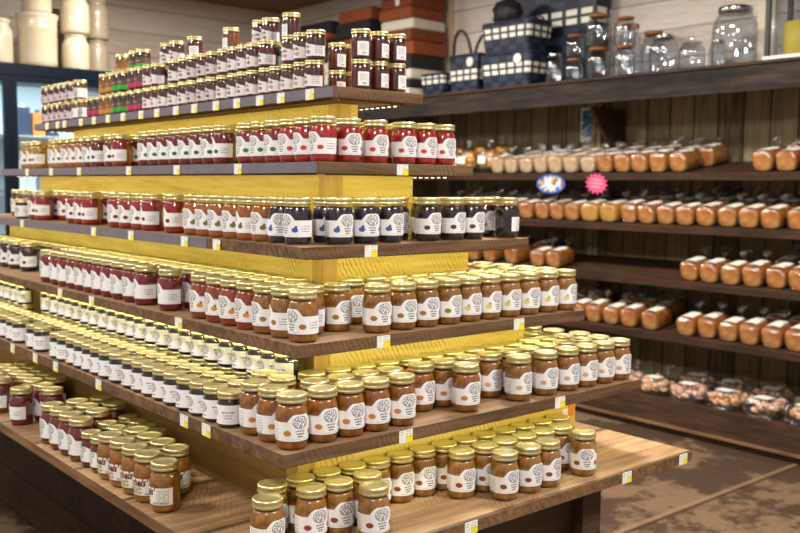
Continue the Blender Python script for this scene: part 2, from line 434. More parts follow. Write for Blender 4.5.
J('nut', 'peanut_spread_jar', 'brown peanut butter', 'pint', '#8e5822', '#c4863c', icon='#d0a27e')
J('pump', 'pumpkin_butter_jar', 'brown pumpkin butter', 'pint', '#945c1c', '#ce9038', icon='#8c4420')
J('applescript', 'apple_spread_jar', 'script labelled apple butter', 'pint', '#905412', '#cc8828', style='apple', paper='#eee9df')
J('appleback', 'apple_spread_jar', 'barcode facing apple butter', 'pint', '#905412', '#cc8828', style='apple', paper='#eee9df')
J('relish', 'beet_relish_jar', 'dark red beet relish', 'pint', '#5a0a08', '#9a2014', icon=None)
J('smallred', 'raspberry_preserve_jar', 'short red preserve', 'small', '#5a0a08', '#901c12', icon=None)
J('squat', 'plum_preserve_jar', 'squat dark preserve', 'squat', '#160d12', '#2f1a20', style='small')
J('topdark', 'berry_spread_jar', 'small dark berry spread', 'straight', '#3c0e0c', '#6c2416', style='script', icon='#8a5a48', paper='#e6e0e2')
J('topred', 'cherry_spread_jar', 'small wine red spread', 'straight', '#460c0c', '#781c16', style='script', icon='#b03a3a', paper='#e6e0e2')
J('topbrown', 'fig_spread_jar', 'small brown fig spread', 'straight', '#4a2410', '#7c431c', style='script', icon='#c58a70', paper='#e6e0e2')
J('toppepper', 'pepper_spread_jar', 'small amber pepper spread', 'straight', '#6e4310', '#9a681c', style='pepper', icon='#2f7a55')
J('topplum', 'plum_spread_jar', 'small pinkish labelled spread', 'straight', '#44161a', '#702e28', style='script', icon='#3a2430', paper='#d6c6cc')
J('topgreen', 'mint_jelly_jar', 'small green banded jelly', 'straight', '#2a1a10', '#4c3018', style='band', icon='#2fa32c', paper='#5c4434')
J('toppink', 'rose_jelly_jar', 'small pink banded jelly', 'straight', '#3a1518', '#5e2024', style='band', icon='#b8305c', paper='#5c4038')
J('topamber', 'apricot_jelly_jar', 'small amber banded jelly', 'straight', '#7e4a12', '#b5731e', style='band', icon='#c08a2a', paper='#8a5a2c')
J('topback', 'damson_spread_jar', 'small back-turned red spread', 'straight', '#440c08', '#782012', style='back')
J('topbackamber', 'marmalade_spread_jar', 'small back-turned amber spread', 'straight', '#7a3c0e', '#a85c18', style='back')

M['script_red'] = plain('dark_red_ink', '#6a1c2a', .5)
M['olive_ink'] = plain('olive_ink', '#a29a55', .5)
SC1 = text_wrap("Jachels'", .027, .0455, .0376, M['script_red'], .3, .0009, .8)
SC2 = text_wrap('Apple', .0135, .0345, .0373, M['olive_ink'], .2, .0003)
SC3 = text_wrap('Butter', .0135, .0245, .0369, M['olive_ink'], .2, .0003)

def place_jar(key, x, y, z, rz, label, group):
    k = KIND[key]; s = SH[k['shape']]
    if k['proto'] is None:
        r = obj(k['name'], s['shell']); tag(r, label, 'jar', group)
        r.location = (x, y, z); r.rotation_euler = (0, 0, rz)
        obj('contents', k['cm'], r); obj('lid', s['m_' + k['lid']], r)
        if k['lm']:
            l = obj('paper_label', k['lm'], r)
            if k['style'] == 'apple':
                obj('lettering', SC1, l); obj('lettering', SC2, l); obj('lettering', SC3, l)
        k['proto'] = r
        return r
    return dup(k['proto'], (x, y, z), rz, label, group)

ORD = 'first second third fourth fifth sixth seventh eighth ninth tenth eleventh twelfth thirteenth fourteenth fifteenth sixteenth seventeenth eighteenth nineteenth twentieth'.split()
def ordinal(n):
    if n <= 20: return ORD[n - 1]
    t, u = divmod(n, 10); tens = {2: 'twent', 3: 'thirt', 4: 'fort'}[t]
    return tens + 'ieth' if u == 0 else tens + 'y-' + ORD[u - 1]
TIERN = {0: 'bottom tabletop', 1: 'fifth shelf', 2: 'fourth shelf', 3: 'third shelf', 4: 'second shelf', 5: 'top shelf'}
EX = [0, .124, .243, .354, .477, .604]
EY = [0, .110, .239, .366, .490, .590]
ZT = [.79, 1.011, 1.220, 1.438, 1.656, 1.872]
LX = [1.54, 1.42, 1.30, 1.18, 1.06, .94]          # far X end of each tier
LY = [3.60, 3.48, 3.37, 3.25, 3.12, 3.01]         # far Y end of each tier
def row(tier, side, rowname, off, items, layer_z=0.0, jit=.14, turn={}):
    """items: (position along the edge, kind) sorted from the near corner; off: distance in from the shelf edge"""
    items = sorted(items)
    ps = [q for q, _ in items]; ks = [q for _, q in items]
    for _ in range(1500):
        for i in range(len(ps) - 1):
            g = SH[KIND[ks[i]]['shape']]['R'] + SH[KIND[ks[i + 1]]['shape']]['R'] + .0018 - (ps[i + 1] - ps[i])
            if g > 1e-4: ps[i] -= g / 2; ps[i + 1] += g / 2
    items = list(zip(ps, ks))
    for n, (p, key) in enumerate(items, 1):
        if side == 'left': x, y, rz = EX[tier] + off, p, -PI / 2
        elif side == 'right': x, y, rz = p, EY[tier] + off, 0
        rz += random.uniform(-jit, jit) + turn.get(n, 0)
        look = KIND[key]['look']
        sd = 'left side' if side == 'left' else 'right side'
        label = f'{look} jar, {ordinal(n)} from corner in {rowname}, {TIERN[tier]} {sd}'
        place_jar(key, x, y, ZT[tier] + .0004 + layer_z, rz, label, f'jars on {TIERN[tier]}, {sd}')
def seg(vals, cuts):
    """cuts: [(upper limit of position, kind), ...]"""
    out = []
    for v in vals:
        for lim, k in cuts:
            if v < lim: out.append((v, k)); break
    return out
def span(a, b, pitch, jit=.0):
    n = max(1, int(round((b - a) / pitch))); return [a + (b - a) * i / n for i in range(n + 1)]

# second shelf down
S2L = [0.537, 0.612, 0.687, 0.762, 0.837, 0.92, 1.067, 1.142, 1.223, 1.301, 1.378, 1.462, 1.537, 1.612, 1.843, 1.919, 2.063, 2.138, 2.213, 2.288, 2.363, 2.438, 2.513, 2.722, 2.8, 2.876]
row(4, 'left', 'front row', .05, seg(S2L, [(.70, 'straw'), (.93, 'redgreen'), (1.63, 'rasp'), (1.88, 'red'), (2.18, 'brownred'), (2.40, 'amber'), (9, 'gold')]), turn={7: -.45, 15: -.6, 24: -.55, 17: -.4})
row(4, 'left', 'back row', .13, [(1.10, 'redgreen'), (1.87, 'rasp'), (1.95, 'rasp'), (2.18, 'brownred'), (2.80, 'gold'), (2.88, 'gold'), (3.0, 'amber')])
row(4, 'right', 'front row', .05, [(v, 'straw') for v in [0.619, 0.716, 0.823, 0.904, 0.98]], turn={2: .05})
row(4, 'right', 'back row', .13, [(v, 'straw') for v in (.66, .765, .86)])
# third shelf
S3L = [0.473, 0.548, 0.633, 0.713, 0.791, 0.876, 0.954, 1.028, 1.162, 1.328, 1.408, 1.508, 1.598, 1.841, 1.916, 1.991, 2.336, 2.424]
row(3, 'left', 'front row', .05, seg(S3L, [(.56, 'blue'), (1.04, 'peach'), (9, 'red')]), turn={2: .8, 4: -.5, 9: -.4, 10: -.75, 14: -.5, 17: -.6})
row(3, 'left', 'back row', .13, [(1.25, 'peach'), (1.37, 'red'), (1.45, 'red'), (1.87, 'red'), (1.95, 'red'), (2.30, 'red'), (2.38, 'red'), (2.46, 'red'), (2.80, 'brownred'), (2.89, 'brownred')])
place_jar('squat', EX[3] + .036, 2.56, ZT[3] + .0004, -PI / 2 + .5, 'squat white-labelled jar alone at front edge, far end of third shelf left side', 'jars on third shelf, left side')
row(3, 'right', 'front row', .05, seg([0.495, 0.585, 0.669, 0.809, 0.906, 0.985, 1.135], [(.70, 'blue'), (9, 'black')]), turn={7: 2.0})
row(3, 'right', 'back row', .13, seg([.51, .64, .76, .86, .95, 1.045, 1.125], [(.70, 'blue'), (9, 'black')]))
# fourth shelf
S4L = [0.285, 0.365, 0.447, 0.531, 0.615, 0.69, 0.778, 0.979, 1.143, 1.23, 1.321, 1.402, 1.482, 1.557, 1.632, 1.707, 1.794, 1.871, 1.972]
def s4(v): return seg(v, [(.46, 'apple'), (.80, 'carrot'), (2.1, 'currant'), (9, 'grape')])
row(4 - 2, 'left', 'front row', .05, s4(S4L), turn={2: -.55, 1: .05, 8: -.35, 9: -.4})
row(2, 'left', 'middle row', .13, s4(span(.375, 1.98, .078) + [2.447, 2.60, 2.713, 2.80, 2.90]))
row(2, 'left', 'back row', .207, s4(span(.55, 2.0, .078) + span(2.12, 3.1, .08)))
row(2, 'right', 'front row', .05, seg([0.523, 0.61, 0.69, 0.772, 0.85, 0.929, 1.012, 1.094, 1.179, 1.262], [(.80, 'apple'), (9, 'pear')]))
row(2, 'right', 'middle row', .13, seg([.455] + span(.66, 1.255, .0755), [(.80, 'apple'), (9, 'pear')]))
row(2, 'right', 'back row', .207, seg([.56] + span(.64, 1.255, .077), [(.80, 'apple'), (9, 'pear')]))
row(2, 'right', 'outer end pair', .30, [(1.165, 'pear'), (1.25, 'pear')])
row(2, 'right', 'outer end back pair', .39, [(1.165, 'pear'), (1.25, 'pear')])
# fifth shelf
S5L = [0.401, 0.471, 0.544, 0.615, 0.69, 0.756, 0.821, 0.885, 0.95, 1.041, 1.121, 1.186, 1.251, 1.316, 1.381, 1.462, 1.528, 1.682, 1.76, 1.911, 1.979, 2.06, 2.13, 2.20]
S5U = [0.39, 0.456, 0.52, 0.596, 0.672, 0.751, 0.827, 0.904, 0.972, 1.055, 1.131, 1.212, 1.277, 1.346, 1.425, 1.5, 1.583, 1.655, 1.74, 1.811, 1.877, 1.961, 2.049, 2.325, 2.418, 2.503, 2.57]
row(1, 'left', 'front small-jar row', .036, [(v, 'squat') for v in S5L], turn={1: -.5, 7: -.4, 16: -.6, 18: -.6, 20: -.5})
row(1, 'left', 'second small-jar row', .108, [(v, 'squat') for v in span(.478, 2.70, .0668)])
row(1, 'left', 'third small-jar row', .191, [(v, 'squat') for v in S5U])
row(1, 'left', 'raised back row', .191, [(v, 'squat') for v in S5U], layer_z=.0861, turn={1: -.9, 24: -.6})
row(1, 'left', 'front tall-jar row', .05, [(v, 'peachb') for v in (.156, .232, .308)], turn={1: 1.55, 2: 1.75, 3: 1.5})
row(1, 'left', 'second tall-jar row', .128, [(.315, 'peachb'), (.392, 'peachb')])
row(1, 'right', 'front row', .05, seg([0.261, 0.336, 0.415, 0.496, 0.719, 0.92, 1.03, 1.124, 1.208, 1.291, 1.37], [(.8, 'peachb'), (9, 'nut')]))
row(1, 'right', 'middle row', .128, seg(span(.30, .52, .0745) + [.63, .71, .80, .885, .965, 1.045, 1.125, 1.205, 1.285, 1.37], [(.75, 'peachb'), (9, 'nut')]))
row(1, 'right', 'back row', .206, seg(span(.34, 1.375, .0795), [(.75, 'peachb'), (9, 'nut')]))
row(1, 'right', 'outer end pair', .30, [(1.26, 'nut'), (1.36, 'nut')])
row(1, 'right', 'outer end back pair', .39, [(1.27, 'nut'), (1.355, 'nut')])
# bottom tabletop, right side
row(0, 'right', 'front row', .068, [(.34, 'pump'), (.773, 'pump'), (.864, 'pump'), (.940, 'pump'), (1.094, 'pump')], turn={5: -.5, 1: -.1})
row(0, 'right', 'middle row', .147, [(.105, 'pump'), (.221, 'pump'), (.297, 'pump'), (.383, 'pump'), (.694, 'pump'), (.782, 'pump'), (.858, 'pump'), (.934, 'pump'), (1.010, 'pump'), (1.086, 'pump')], turn={1: .3})
row(0, 'right', 'back row', .224, [(.17, 'pump'), (.246, 'pump'), (.322, 'pump'), (.40, 'pump'), (.476, 'pump'), (.552, 'pump'), (.628, 'pump'), (.704, 'pump'), (.780, 'pump'), (.856, 'pump'), (.932, 'pump'), (1.008, 'pump'), (1.086, 'pump'), (1.164, 'pump')])
# bottom tabletop, left side
row(0, 'left', 'front row', .052, [(.535, 'appleback'), (.630, 'applescript'), (.705, 'applescript'), (.780, 'applescript'), (.857, 'applescript'), (.927, 'smallred'), (.995, 'smallred'),
    (1.075, 'relish'), (1.15, 'relish'), (1.225, 'relish'), (1.30, 'relish'), (1.593, 'relish'), (1.80, 'relish'), (1.88, 'relish'), (1.96, 'relish')], turn={1: -.45, 2: .2, 3: .1, 12: -.7, 13: -.6})
row(0, 'left', 'middle row', .130, [(.630, 'applescript'), (.706, 'applescript'), (.784, 'applescript'), (.862, 'applescript'), (.935, 'smallred'), (1.0, 'smallred'), (1.066, 'smallred'),
    (1.142, 'relish'), (1.22, 'relish'), (1.30, 'relish'), (1.52, 'relish'), (1.60, 'relish'), (1.70, 'relish'), (1.78, 'relish'), (1.86, 'relish'), (1.94, 'relish'), (2.02, 'relish')], turn={1: .9})
row(0, 'left', 'back row', .206, [(.90, 'smallred'), (.966, 'smallred'), (1.03, 'smallred'), (1.096, 'smallred'), (1.20, 'relish'), (1.298, 'relish'), (1.70, 'relish'), (1.78, 'relish'), (1.86, 'relish'), (1.94, 'relish'), (2.03, 'relish')])
# top shelf
S1A = [0.74, 0.801, 0.869, 0.938, 0.998, 1.075, 1.134, 1.196, 1.267, 1.343, 1.407, 1.484, 1.549, 1.627, 1.706, 1.772, 1.839, 1.917, 1.985, 2.069, 2.129, 2.189, 2.258, 2.324, 2.393, 2.5, 2.564, 2.655, 2.732, 2.798, 2.864, 2.947]
S1B = [0.733, 0.801, 0.863, 0.995, 1.071, 1.131, 1.191, 1.259, 1.336, 1.405, 1.48, 1.541, 1.621, 1.766, 1.836, 1.912, 1.975, 2.064, 2.124, 2.187, 2.254, 2.536, 2.631, 2.709, 2.78, 2.859, 2.941]
def s1(v): return seg(v, [(.78, 'topdark'), (.95, 'topbrown'), (1.10, 'topred'), (1.30, 'topdark'), (1.50, 'topplum'), (1.72, 'topdark'), (1.90, 'topred'), (2.03, 'toppink'), (2.15, 'topgreen'), (2.30, 'topamber'), (2.42, 'toppink'), (2.58, 'toppepper'), (9, 'topplum')])
row(5, 'left', 'lower layer', .04, s1(S1A), turn={1: -.2, 26: .4})
row(5, 'left', 'second layer', .04, s1(S1B), layer_z=.0865, turn={1: -.2, 4: -.35, 14: -.3, 22: .4})
S1C = [0.957, 1.015, 1.077, 1.137, 1.331, 1.593, 1.735, 1.814, 2.029, 2.096, 2.23]
C3 = ['topback', 'topred', 'topred', 'topred', 'topbackamber', 'topback', 'topred', 'topdark', 'topgreen', 'topgreen', 'topamber']
row(5, 'left', 'inner lower layer', .102, [(v, 'topdark') for v in S1C])
row(5, 'left', 'inner second layer', .102, [(v, 'topdark') for v in S1C], layer_z=.0865)
row(5, 'left', 'third layer', .102, list(zip([v for v in S1C if v != 1.015], [k for v, k in zip(S1C, C3) if v != 1.015])), layer_z=.173, turn={3: .5, 5: 1., 7: .5})
for lz, nm in ((0, 'lower layer'), (.0865, 'second layer')):
    row(5, 'right', nm, .04, [(v, 'topback') for v in (.731, .799, .867)], layer_z=lz, turn={1: -.3, 2: .1})
    row(5, 'right', 'inner ' + nm, .30, [(.836, 'topback'), (.897, 'topbackamber')], layer_z=lz)

# ------------------------------------------------------------------ stepped display stand
disp = thing('tiered_display_stand', 'stepped brown wooden jam display stand with six tiers of jars', 'display stand', (0, 0, 0))
T = .031
bm = box(0, LX[0], 0, LY[0], ZT[0] - T, ZT[0], .0015)
for f in bm.faces:
    if f.normal.z > .9: f.material_index = 1
obj('tabletop', mesh(bm, 'tabletop', [M['table_edge'], M['table_top']]), disp)
bm = box(.50, 1.03 + .06, .38, 3.2, 0, ZT[0] - T - .0005)
bm2 = bmesh.new(); add_box(bm2, .46, 1.16, .10, 3.5, .0005, ZT[0] - T - .0005)
obj('base_cabinet', mesh(bm2, 'base', M['base']), disp); bm.free()
bm = bmesh.new(); add_box(bm, 1.09, 1.17, .06, .10, .0005, ZT[0] - T - .0005); obj('corner_post', mesh(bm, 'bpost', M['base']), disp)
for k in range(1, 6):
    x0, y0, z = EX[k], EY[k], ZT[k]
    bm = box(x0, LX[k], y0, LY[k], z - T, z, .0015)
    for f in bm.faces:
        if f.normal.z > .9: f.material_index = 1
    sh = obj('shelf', mesh(bm, 'shelf', [M['shelf_edge'], M['shelf_top']]), disp)
    # riser panels below this shelf, standing on the tier under it
    zb = ZT[k - 1]; rx0, ry0 = EX[k - 1] + .262, EY[k - 1] + .262; rx1, ry1 = LX[k] - .125, LY[k] - .14
    bm = bmesh.new(); add_box(bm, rx0 + .05, rx1, ry0, ry0 + .02, zb, z - T); add_box(bm, rx0 + .05, rx1, ry1 - .02, ry1, zb, z - T); add_box(bm, rx1 - .02, rx1, ry0 + .02, ry1 - .02, zb, z - T)
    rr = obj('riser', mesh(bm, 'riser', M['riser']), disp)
    if k == 1:
        obj('sticker', mesh(box(rx1 - .034, rx1 - .004, ry0 - .0015, ry0 - .0002, zb + .10, zb + .185), 'sticker', plain('orange_sticker', '#d98a3c', .5)), rr)
        obj('sticker', mesh(box(rx1 - .060, rx1 - .036, ry0 - .0015, ry0 - .0002, zb + .075, zb + .125), 'sticker', M['white']), rr)
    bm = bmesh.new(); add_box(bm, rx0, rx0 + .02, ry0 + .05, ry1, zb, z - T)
    obj('riser', mesh(bm, 'riser_left', M['riser_unlit'] if k == 1 else M['riser_y']), disp)
    bm = bmesh.new(); add_box(bm, rx0, rx0 + .05, ry0, ry0 + .05, zb, z - T)
    obj('corner_post', mesh(bm, 'cpost', M['post']), disp)
    # LED strip under the overhang on all four sides
    bm = bmesh.new(); zz = z - T
    L4 = ((x0 + .05, y0 + .028, LX[k] - .05, y0 + .036), (x0 + .028, y0 + .05, x0 + .036, LY[k] - .06), (LX[k] - .053, y0 + .06, LX[k] - .045, LY[k] - .06), (x0 + .05, LY[k] - .053, LX[k] - .05, LY[k] - .045))
    for xa, ya, xb, yb in L4:
        add_box(bm, xa, xb, ya, yb, zz - .004, zz, 0)
        lx, ly = xb - xa, yb - ya; n = int(max(lx, ly) / .028)
        for i in range(n if xa > LX[k] - .1 or ya > LY[k] - .1 else 0):
            t = (i + .5) / n; cx = xa + lx * t if lx > ly else (xa + xb) / 2; cy = ya + ly * t if ly > lx else (ya + yb) / 2
            add_box(bm, cx - .0035, cx + .0035, cy - .0035, cy + .0035, zz - .0065, zz - .004, 1)
    obj('led_strip', mesh(bm, 'led_strip', [M['shelf_edge'], M['led']]), sh)
    if k >= 3:
        ya = y0 + (.001 if k > 3 else .50)
        bm = bmesh.new(); add_box(bm, x0 - .0025, x0 - .0002, ya, LY[k], z - T + .001, z - .001)
        obj('price_channel', mesh(bm, 'channel', M['channel']), sh)
# price tags
def make_tag(w, h):
    bm = box(-w / 2, w / 2, -.0012, 0, -h / 2, h / 2)
    bm2 = box(w * .04, w * .5, -.0018, -.0012, -h * .5, h * .06)
    return mesh(bm, 'tag_card', M['tag']), mesh(bm2, 'tag_patch', M['patch'])
tagm = make_tag(.042, .031); tag_proto = None
def price_tag(x, y, z, rz, label, group):
    global tag_proto
    if tag_proto is None:
        o = obj('price_tag', tagm[0]); tag(o, label, 'price tag', group); obj('price_patch', tagm[1], o); tag_proto = o
        o.location = (x, y, z); o.rotation_euler = (0, 0, rz); return o
    return dup(tag_proto, (x, y, z), rz, label, group)
TAGS = {(5, 'left'): [2.836, 2.702, 2.618, 2.426, 2.284, 2.14, 1.994, 1.83, 1.694, 1.541, 1.403, 1.252, 1.115, 0.975, 0.855, 0.702],
    (4, 'left'): [2.743, 2.443, 2.132, 1.664, 1.289, 0.894], (4, 'right'): [0.775], (3, 'left'): [2.452, 1.691, 1.378, 1.0, 0.805], (3, 'right'): [0.563],
    (2, 'left'): [1.736, 1.451, 0.829], (2, 'right'): [0.504, 1.004], (1, 'left'): [1.893, 1.657, 1.465, 1.113, 0.569, 0.454], (1, 'right'): [0.47, 1.038], (0, 'right'): [0.586, 1.207, 1.489]}
for (k, sd), ps in TAGS.items():
    for n, p in enumerate(sorted(ps), 1):
        e = .0029 if (sd == 'left' and k >= 3) else .0004
        loc = (EX[k] - e, p, ZT[k] - .017) if sd == 'left' else (p, EY[k] - e, ZT[k] - .017)
        which = f'{ordinal(n)} from corner' if len(ps) > 1 else 'the only one there'
        price_tag(*loc, -PI / 2 if sd == 'left' else 0, f'white and yellow price tag on {sd} edge of {TIERN[k]}, {which}', f'price tags on {TIERN[k]}, {sd} edge')

# ------------------------------------------------------------------ wall shelving unit with bread
XF, XB, YN, YF = 4.30, 4.86, -.6, 7.40
unit = thing('wall_shelving_unit', 'long dark plank-backed wooden shelving unit holding bread along right wall', 'shelving', (XF, 1, 0))
def upart(name, bmx, mat, parent=unit):
    me = mesh(bmx, name, mat)
    me.transform(Matrix.Translation((-XF, -1, 0)))
    return obj(name, me, parent)
upart('back_panel', box(XB, XB + .02, YN, YF, .0005, 2.32), M['planks'])
SZ = [1.692, 1.348, .990, .630]
SLOPE = math.radians(9)
for z in SZ:      # the bread shelves rise towards the back
    bm = box(XF, XF + (XB - XF) / math.cos(SLOPE) - .008, YN, YF, z - .045, z)
    bmesh.ops.rotate(bm, verts=bm.verts, cent=(XF, 0, z), matrix=Matrix.Rotation(-SLOPE, 3, 'Y'))
    upart('shelf', bm, M['unit_shelf'])
upart('bottom_tray', box(XF - .05, XB, YN, YF, .18, .212), M['unit_shelf'])
upart('front_board', box(XF - .08, XF - .05, YN, YF, .06, .218), M['unit_shelf'])
bm = bmesh.new(); add_box(bm, XF - .10, XF - .04, YN, YF, .044, .06)
upart('ledge', bm, M['table_edge'])
upart('kick_board', box(XF - .06, XB, YN, YF, .0005, .04), M['base'])
bm = bmesh.new(); add_box(bm, XF - .05, XB + .02, YN, YF, 2.334, 2.352); add_box(bm, XF - .01, XB + .02, YN, YF, 2.32, 2.334)
upart('top_shelf', bm, M['unit_shelf'])
upart('front_beam', box(XF - .035, XF - .01, YN, YF, 2.180, 2.334), M['unit_beam'])
bm = bmesh.new(); f0 = [bm.verts.new((x, 2.72, z)) for x, z in ((XF + .16, 2.179), (XB - .001, 2.179), (XB - .001, 1.80), (XB - .10, 1.80))]; f1 = [bm.verts.new((v.co.x, 2.75, v.co.z)) for v in f0]
bm.faces.new(f0); bm.faces.new(f1[::-1])
for i in range(4): bm.faces.new((f0[i], f1[i], f1[(i + 1) % 4], f0[(i + 1) % 4]))
upart('bracket', bm, M['unit_shelf'])
for yy in (2.90, 5.2, -.1):
    for za, zb in ((.19, .585), (.63, .945), (.99, 1.303), (1.348, 1.647), (1.692, 2.32)):
        upart('divider_post', box(XB - .12, XB - .001, yy - .045, yy + .045, za + (.09 if za > .2 else 0), zb + (.065 if zb < 2 else 0)), M['planks'])

# bread
def crust_mat(name, a, bb, c):
    b = NB(name); v = b.coord()
    sep = b.n('ShaderNodeSeparateXYZ'); b.put(sep.inputs[0], v)
    f = b.math('ADD', b.noise(v, 9, 4, .6), b.math('MULTIPLY', sep.outputs[2], 1.6))
    col = b.ramp(f, [(.40, hexc(c)), (.60, hexc(bb)), (.78, hexc(a))])
    return b.bsdf(col, .5, normal=b.bump(b.noise(v, 60, 3), .2, .004), coat=.15)
M['crust'] = crust_mat('golden_crust', '#7c3e10', '#b86c24', '#dca45e')
M['crust_pale'] = crust_mat('floury_crust', '#b98552', '#d6b084', '#e6cfb0')
M['crust_yel'] = crust_mat('egg_crust', '#b5741a', '#d0922c', '#e0b058')
def bread_label():
    b = NB('bread_sticker'); g = b.coord('Object')
    w = b.math('GREATER_THAN', b.noise(b.mapping(g, (3, 1, 1)), 60, 1), .6)
    return b.bsdf(b.mix(b.math('MULTIPLY', w, .3), hexc('#eceadf'), hexc('#8c8a80')), .45)
M['blabel'] = bread_label()
def loaf_section(t, L, W, H, grow=0, seed=0):
    e = (1 - abs(2 * t - 1) ** 5.0) ** .5 if 0 < t < 1 else 0
    return e
def loaf_bm(L=.20, W=.132, H=.125, grow=0.0, nz=0.0, rnd=None, tail=False):
    """A tin loaf lying along X: straight lower sides, domed wider top, rounded ends."""
    bm = bmesh.new(); N, Kk = 11, 18; rings = []
    rnd = rnd or random.Random(1)
    for i in range(N):
        t = [0, .025, .08, .2, .35, .5, .65, .8, .92, .975, 1][i]; x = (t - .5) * (L + 2 * grow)
        e = max(.0, 1 - abs(2 * t - 1) ** 6) ** .5
        sc = .80 + .20 * e if 0 < i < N - 1 else .74
        ring = []
        for k in range(Kk):
            a = 2 * PI * k / Kk; ca, sa = math.cos(a), math.sin(a)
            y = math.copysign(abs(ca) ** .45, ca) * (W / 2 + grow); z = math.copysign(abs(sa) ** .5, sa)
            if z < 0: zz = H * .42 * (1 + z) ; y *= .9 + .1 * (1 + z)
            else: zz = H * .42 + (H * .58 + grow) * z; y *= 1.0 + .05 * z
            zc = H * .42
            ring.append(bm.verts.new((x + rnd.uniform(-nz, nz), y * sc + rnd.uniform(-nz, nz), zc + (zz - zc) * sc + rnd.uniform(-nz, nz) * .7 if z > -.9 else (zc + (zz - zc) * (1 if 0 < i < N - 1 else .8)))))
        rings.append(ring)
    for a, b in zip(rings, rings[1:]):
        for k in range(Kk): bm.faces.new((a[k], a[(k + 1) % Kk], b[(k + 1) % Kk], b[k]))
    bm.faces.new(rings[0]); bm.faces.new(rings[-1][::-1])
    if tail:   # gathered, crumpled neck of the bag at the rear
        pr = [(.03, 0), (.012, .022), (.009, .034), (.02, .05), (.034, .075), (.03, .09)]
        n = 12; rr = []
        for j, (r, h) in enumerate(pr):
            rr.append([bm.verts.new((L * .42 + h * .35 + r * math.cos(2 * PI * q / n) * (1 + rnd.uniform(-.3, .3) * (j > 2)), r * math.sin(2 * PI * q / n) * (1 + rnd.uniform(-.3, .3) * (j > 2)), H * .86 + h * .8)) for q in range(n)])
        for a, b in zip(rr, rr[1:]):
            for q in range(n): bm.faces.new((a[q], a[(q + 1) % n], b[(q + 1) % n], b[q]))
    return bm
def sticker_bm(W, H, L):
    bm = bmesh.new(); n = 6; g = []
    for i in range(n + 1):
        y = (i / n - .5) * W * .66
        z = H * 1.035 + .004 - (abs(y) / (W / 2)) ** 2.6 * H * .16
        g.append((bm.verts.new((-L * .34, y, z)), bm.verts.new((L * .26, y, z)), bm.verts.new((-L * .34, y, z - .002)), bm.verts.new((L * .26, y, z - .002))))
    for a, b in zip(g, g[1:]):
        bm.faces.new((a[0], a[1], b[1], b[0])); bm.faces.new((a[2], b[2], b[3], a[3])); bm.faces.new((a[0], b[0], b[2], a[2])); bm.faces.new((a[1], a[3], b[3], b[1]))
    bm.faces.new((g[0][0], g[0][2], g[0][3], g[0][1])); bm.faces.new((g[-1][0], g[-1][1], g[-1][3], g[-1][2]))
    return bm
PROTO = {}
def loaf_proto(key, mat, L, W, H, seed):
    rnd = random.Random(seed)
    PROTO[key] = (mesh(loaf_bm(L, W, H), 'loaf', mat, True), mesh(loaf_bm(L, W, H, .004, .003, rnd, True), 'bag', M['bag'], False), mesh(sticker_bm(W, H, L), 'sticker', M['blabel']), H)
for i in range(3): loaf_proto('gold%d' % i, M['crust'], .20, .127, .118 + .006 * i, i)
for i in range(3): loaf_proto('pale%d' % i, M['crust_pale'], .20, .127, .112 + .006 * i, 10 + i)
loaf_proto('yel0', M['crust_yel'], .215, .148, .125, 20)
LP = {}
def loaf(key, x, y, z, rz, label, group):
    z = z + (x - XF) * math.tan(SLOPE) + .002
    if key not in LP:
        lf, bg, st, H = PROTO[key]
        r = thing('bread_loaf', label, 'bread', (x, y, z), rz, group)
        obj('crust', lf, r, (0, 0, .001)); b = obj('plastic_bag', bg, r, (0, 0, .0005)); obj('sticker', st, r)
        LP[key] = r
    else: r = dup(LP[key], (x, y, z), rz, label, group)
    r.rotation_euler = (0, -SLOPE, rz)
    return r
SHN = ['highest bread shelf', 'second bread shelf', 'third bread shelf', 'fourth bread shelf']
def bread_row(si, rowname, x, ys, keyf, depth_jit=.008):
    ys = sorted(ys)
    for n, y in enumerate(ys, 1):
        key, adj = keyf(y)
        loaf(key, x + random.uniform(-depth_jit, depth_jit), y, SZ[si], random.uniform(-.03, .03),
             f'bagged {adj} loaf, {ordinal(n)} from near end, {rowname} of {SHN[si]}', f'bread loaves on {SHN[si]}')
def kg(y): return 'gold%d' % random.randrange(3), 'golden brown'
def kp(y): return 'pale%d' % random.randrange(3), 'pale floury'
def spread(v, d):
    v = sorted(v)
    for _ in range(200):
        for i in range(len(v) - 1):
            g = d - (v[i + 1] - v[i])
            if g > 1e-4: v[i] -= g / 2; v[i + 1] += g / 2
    return v
FX, RX = XF + .135, XF + .385
W1 = .147
bread_row(0, 'front row', FX, spread([3.50, 3.36, 3.22, 3.08, 2.932, 2.783, 2.648, 2.50, 2.37, 2.235, 2.10, 1.96, 1.324, 1.18, 1.04, .90], W1), lambda y: kp(y) if y > 2.6 else kg(y))
bread_row(0, 'back row', RX, spread([3.45, 3.30, 3.15, 3.0, 2.85, 2.70, 2.48, 2.33, 2.18, 2.03, 1.87, 1.25, 1.10], W1), lambda y: kp(y) if y > 2.6 else kg(y))
bread_row(1, 'front row', FX, spread([4.12, 3.93, 3.62, 3.487, 3.349, 3.21, 3.081, 2.95, 2.83, 2.20, 2.09, 1.996, 1.857, 1.73, 1.596, 1.451, 1.288, 1.096, .95], W1), kg)
loaf('yel0', FX, 2.62, SZ[1] + .0005, .06, 'bright yellow egg bread loaf below pink starburst sign on second bread shelf', 'bread loaves on second bread shelf')
loaf('yel0', FX, 2.448, SZ[1] + .0005, -.04, 'bright yellow egg bread loaf right of pink starburst sign on second bread shelf', 'bread loaves on second bread shelf')
bread_row(1, 'back row', RX, spread([4.1 - .148 * i for i in range(22) if abs(4.1 - .148 * i - 2.61) > .12], W1), kg)
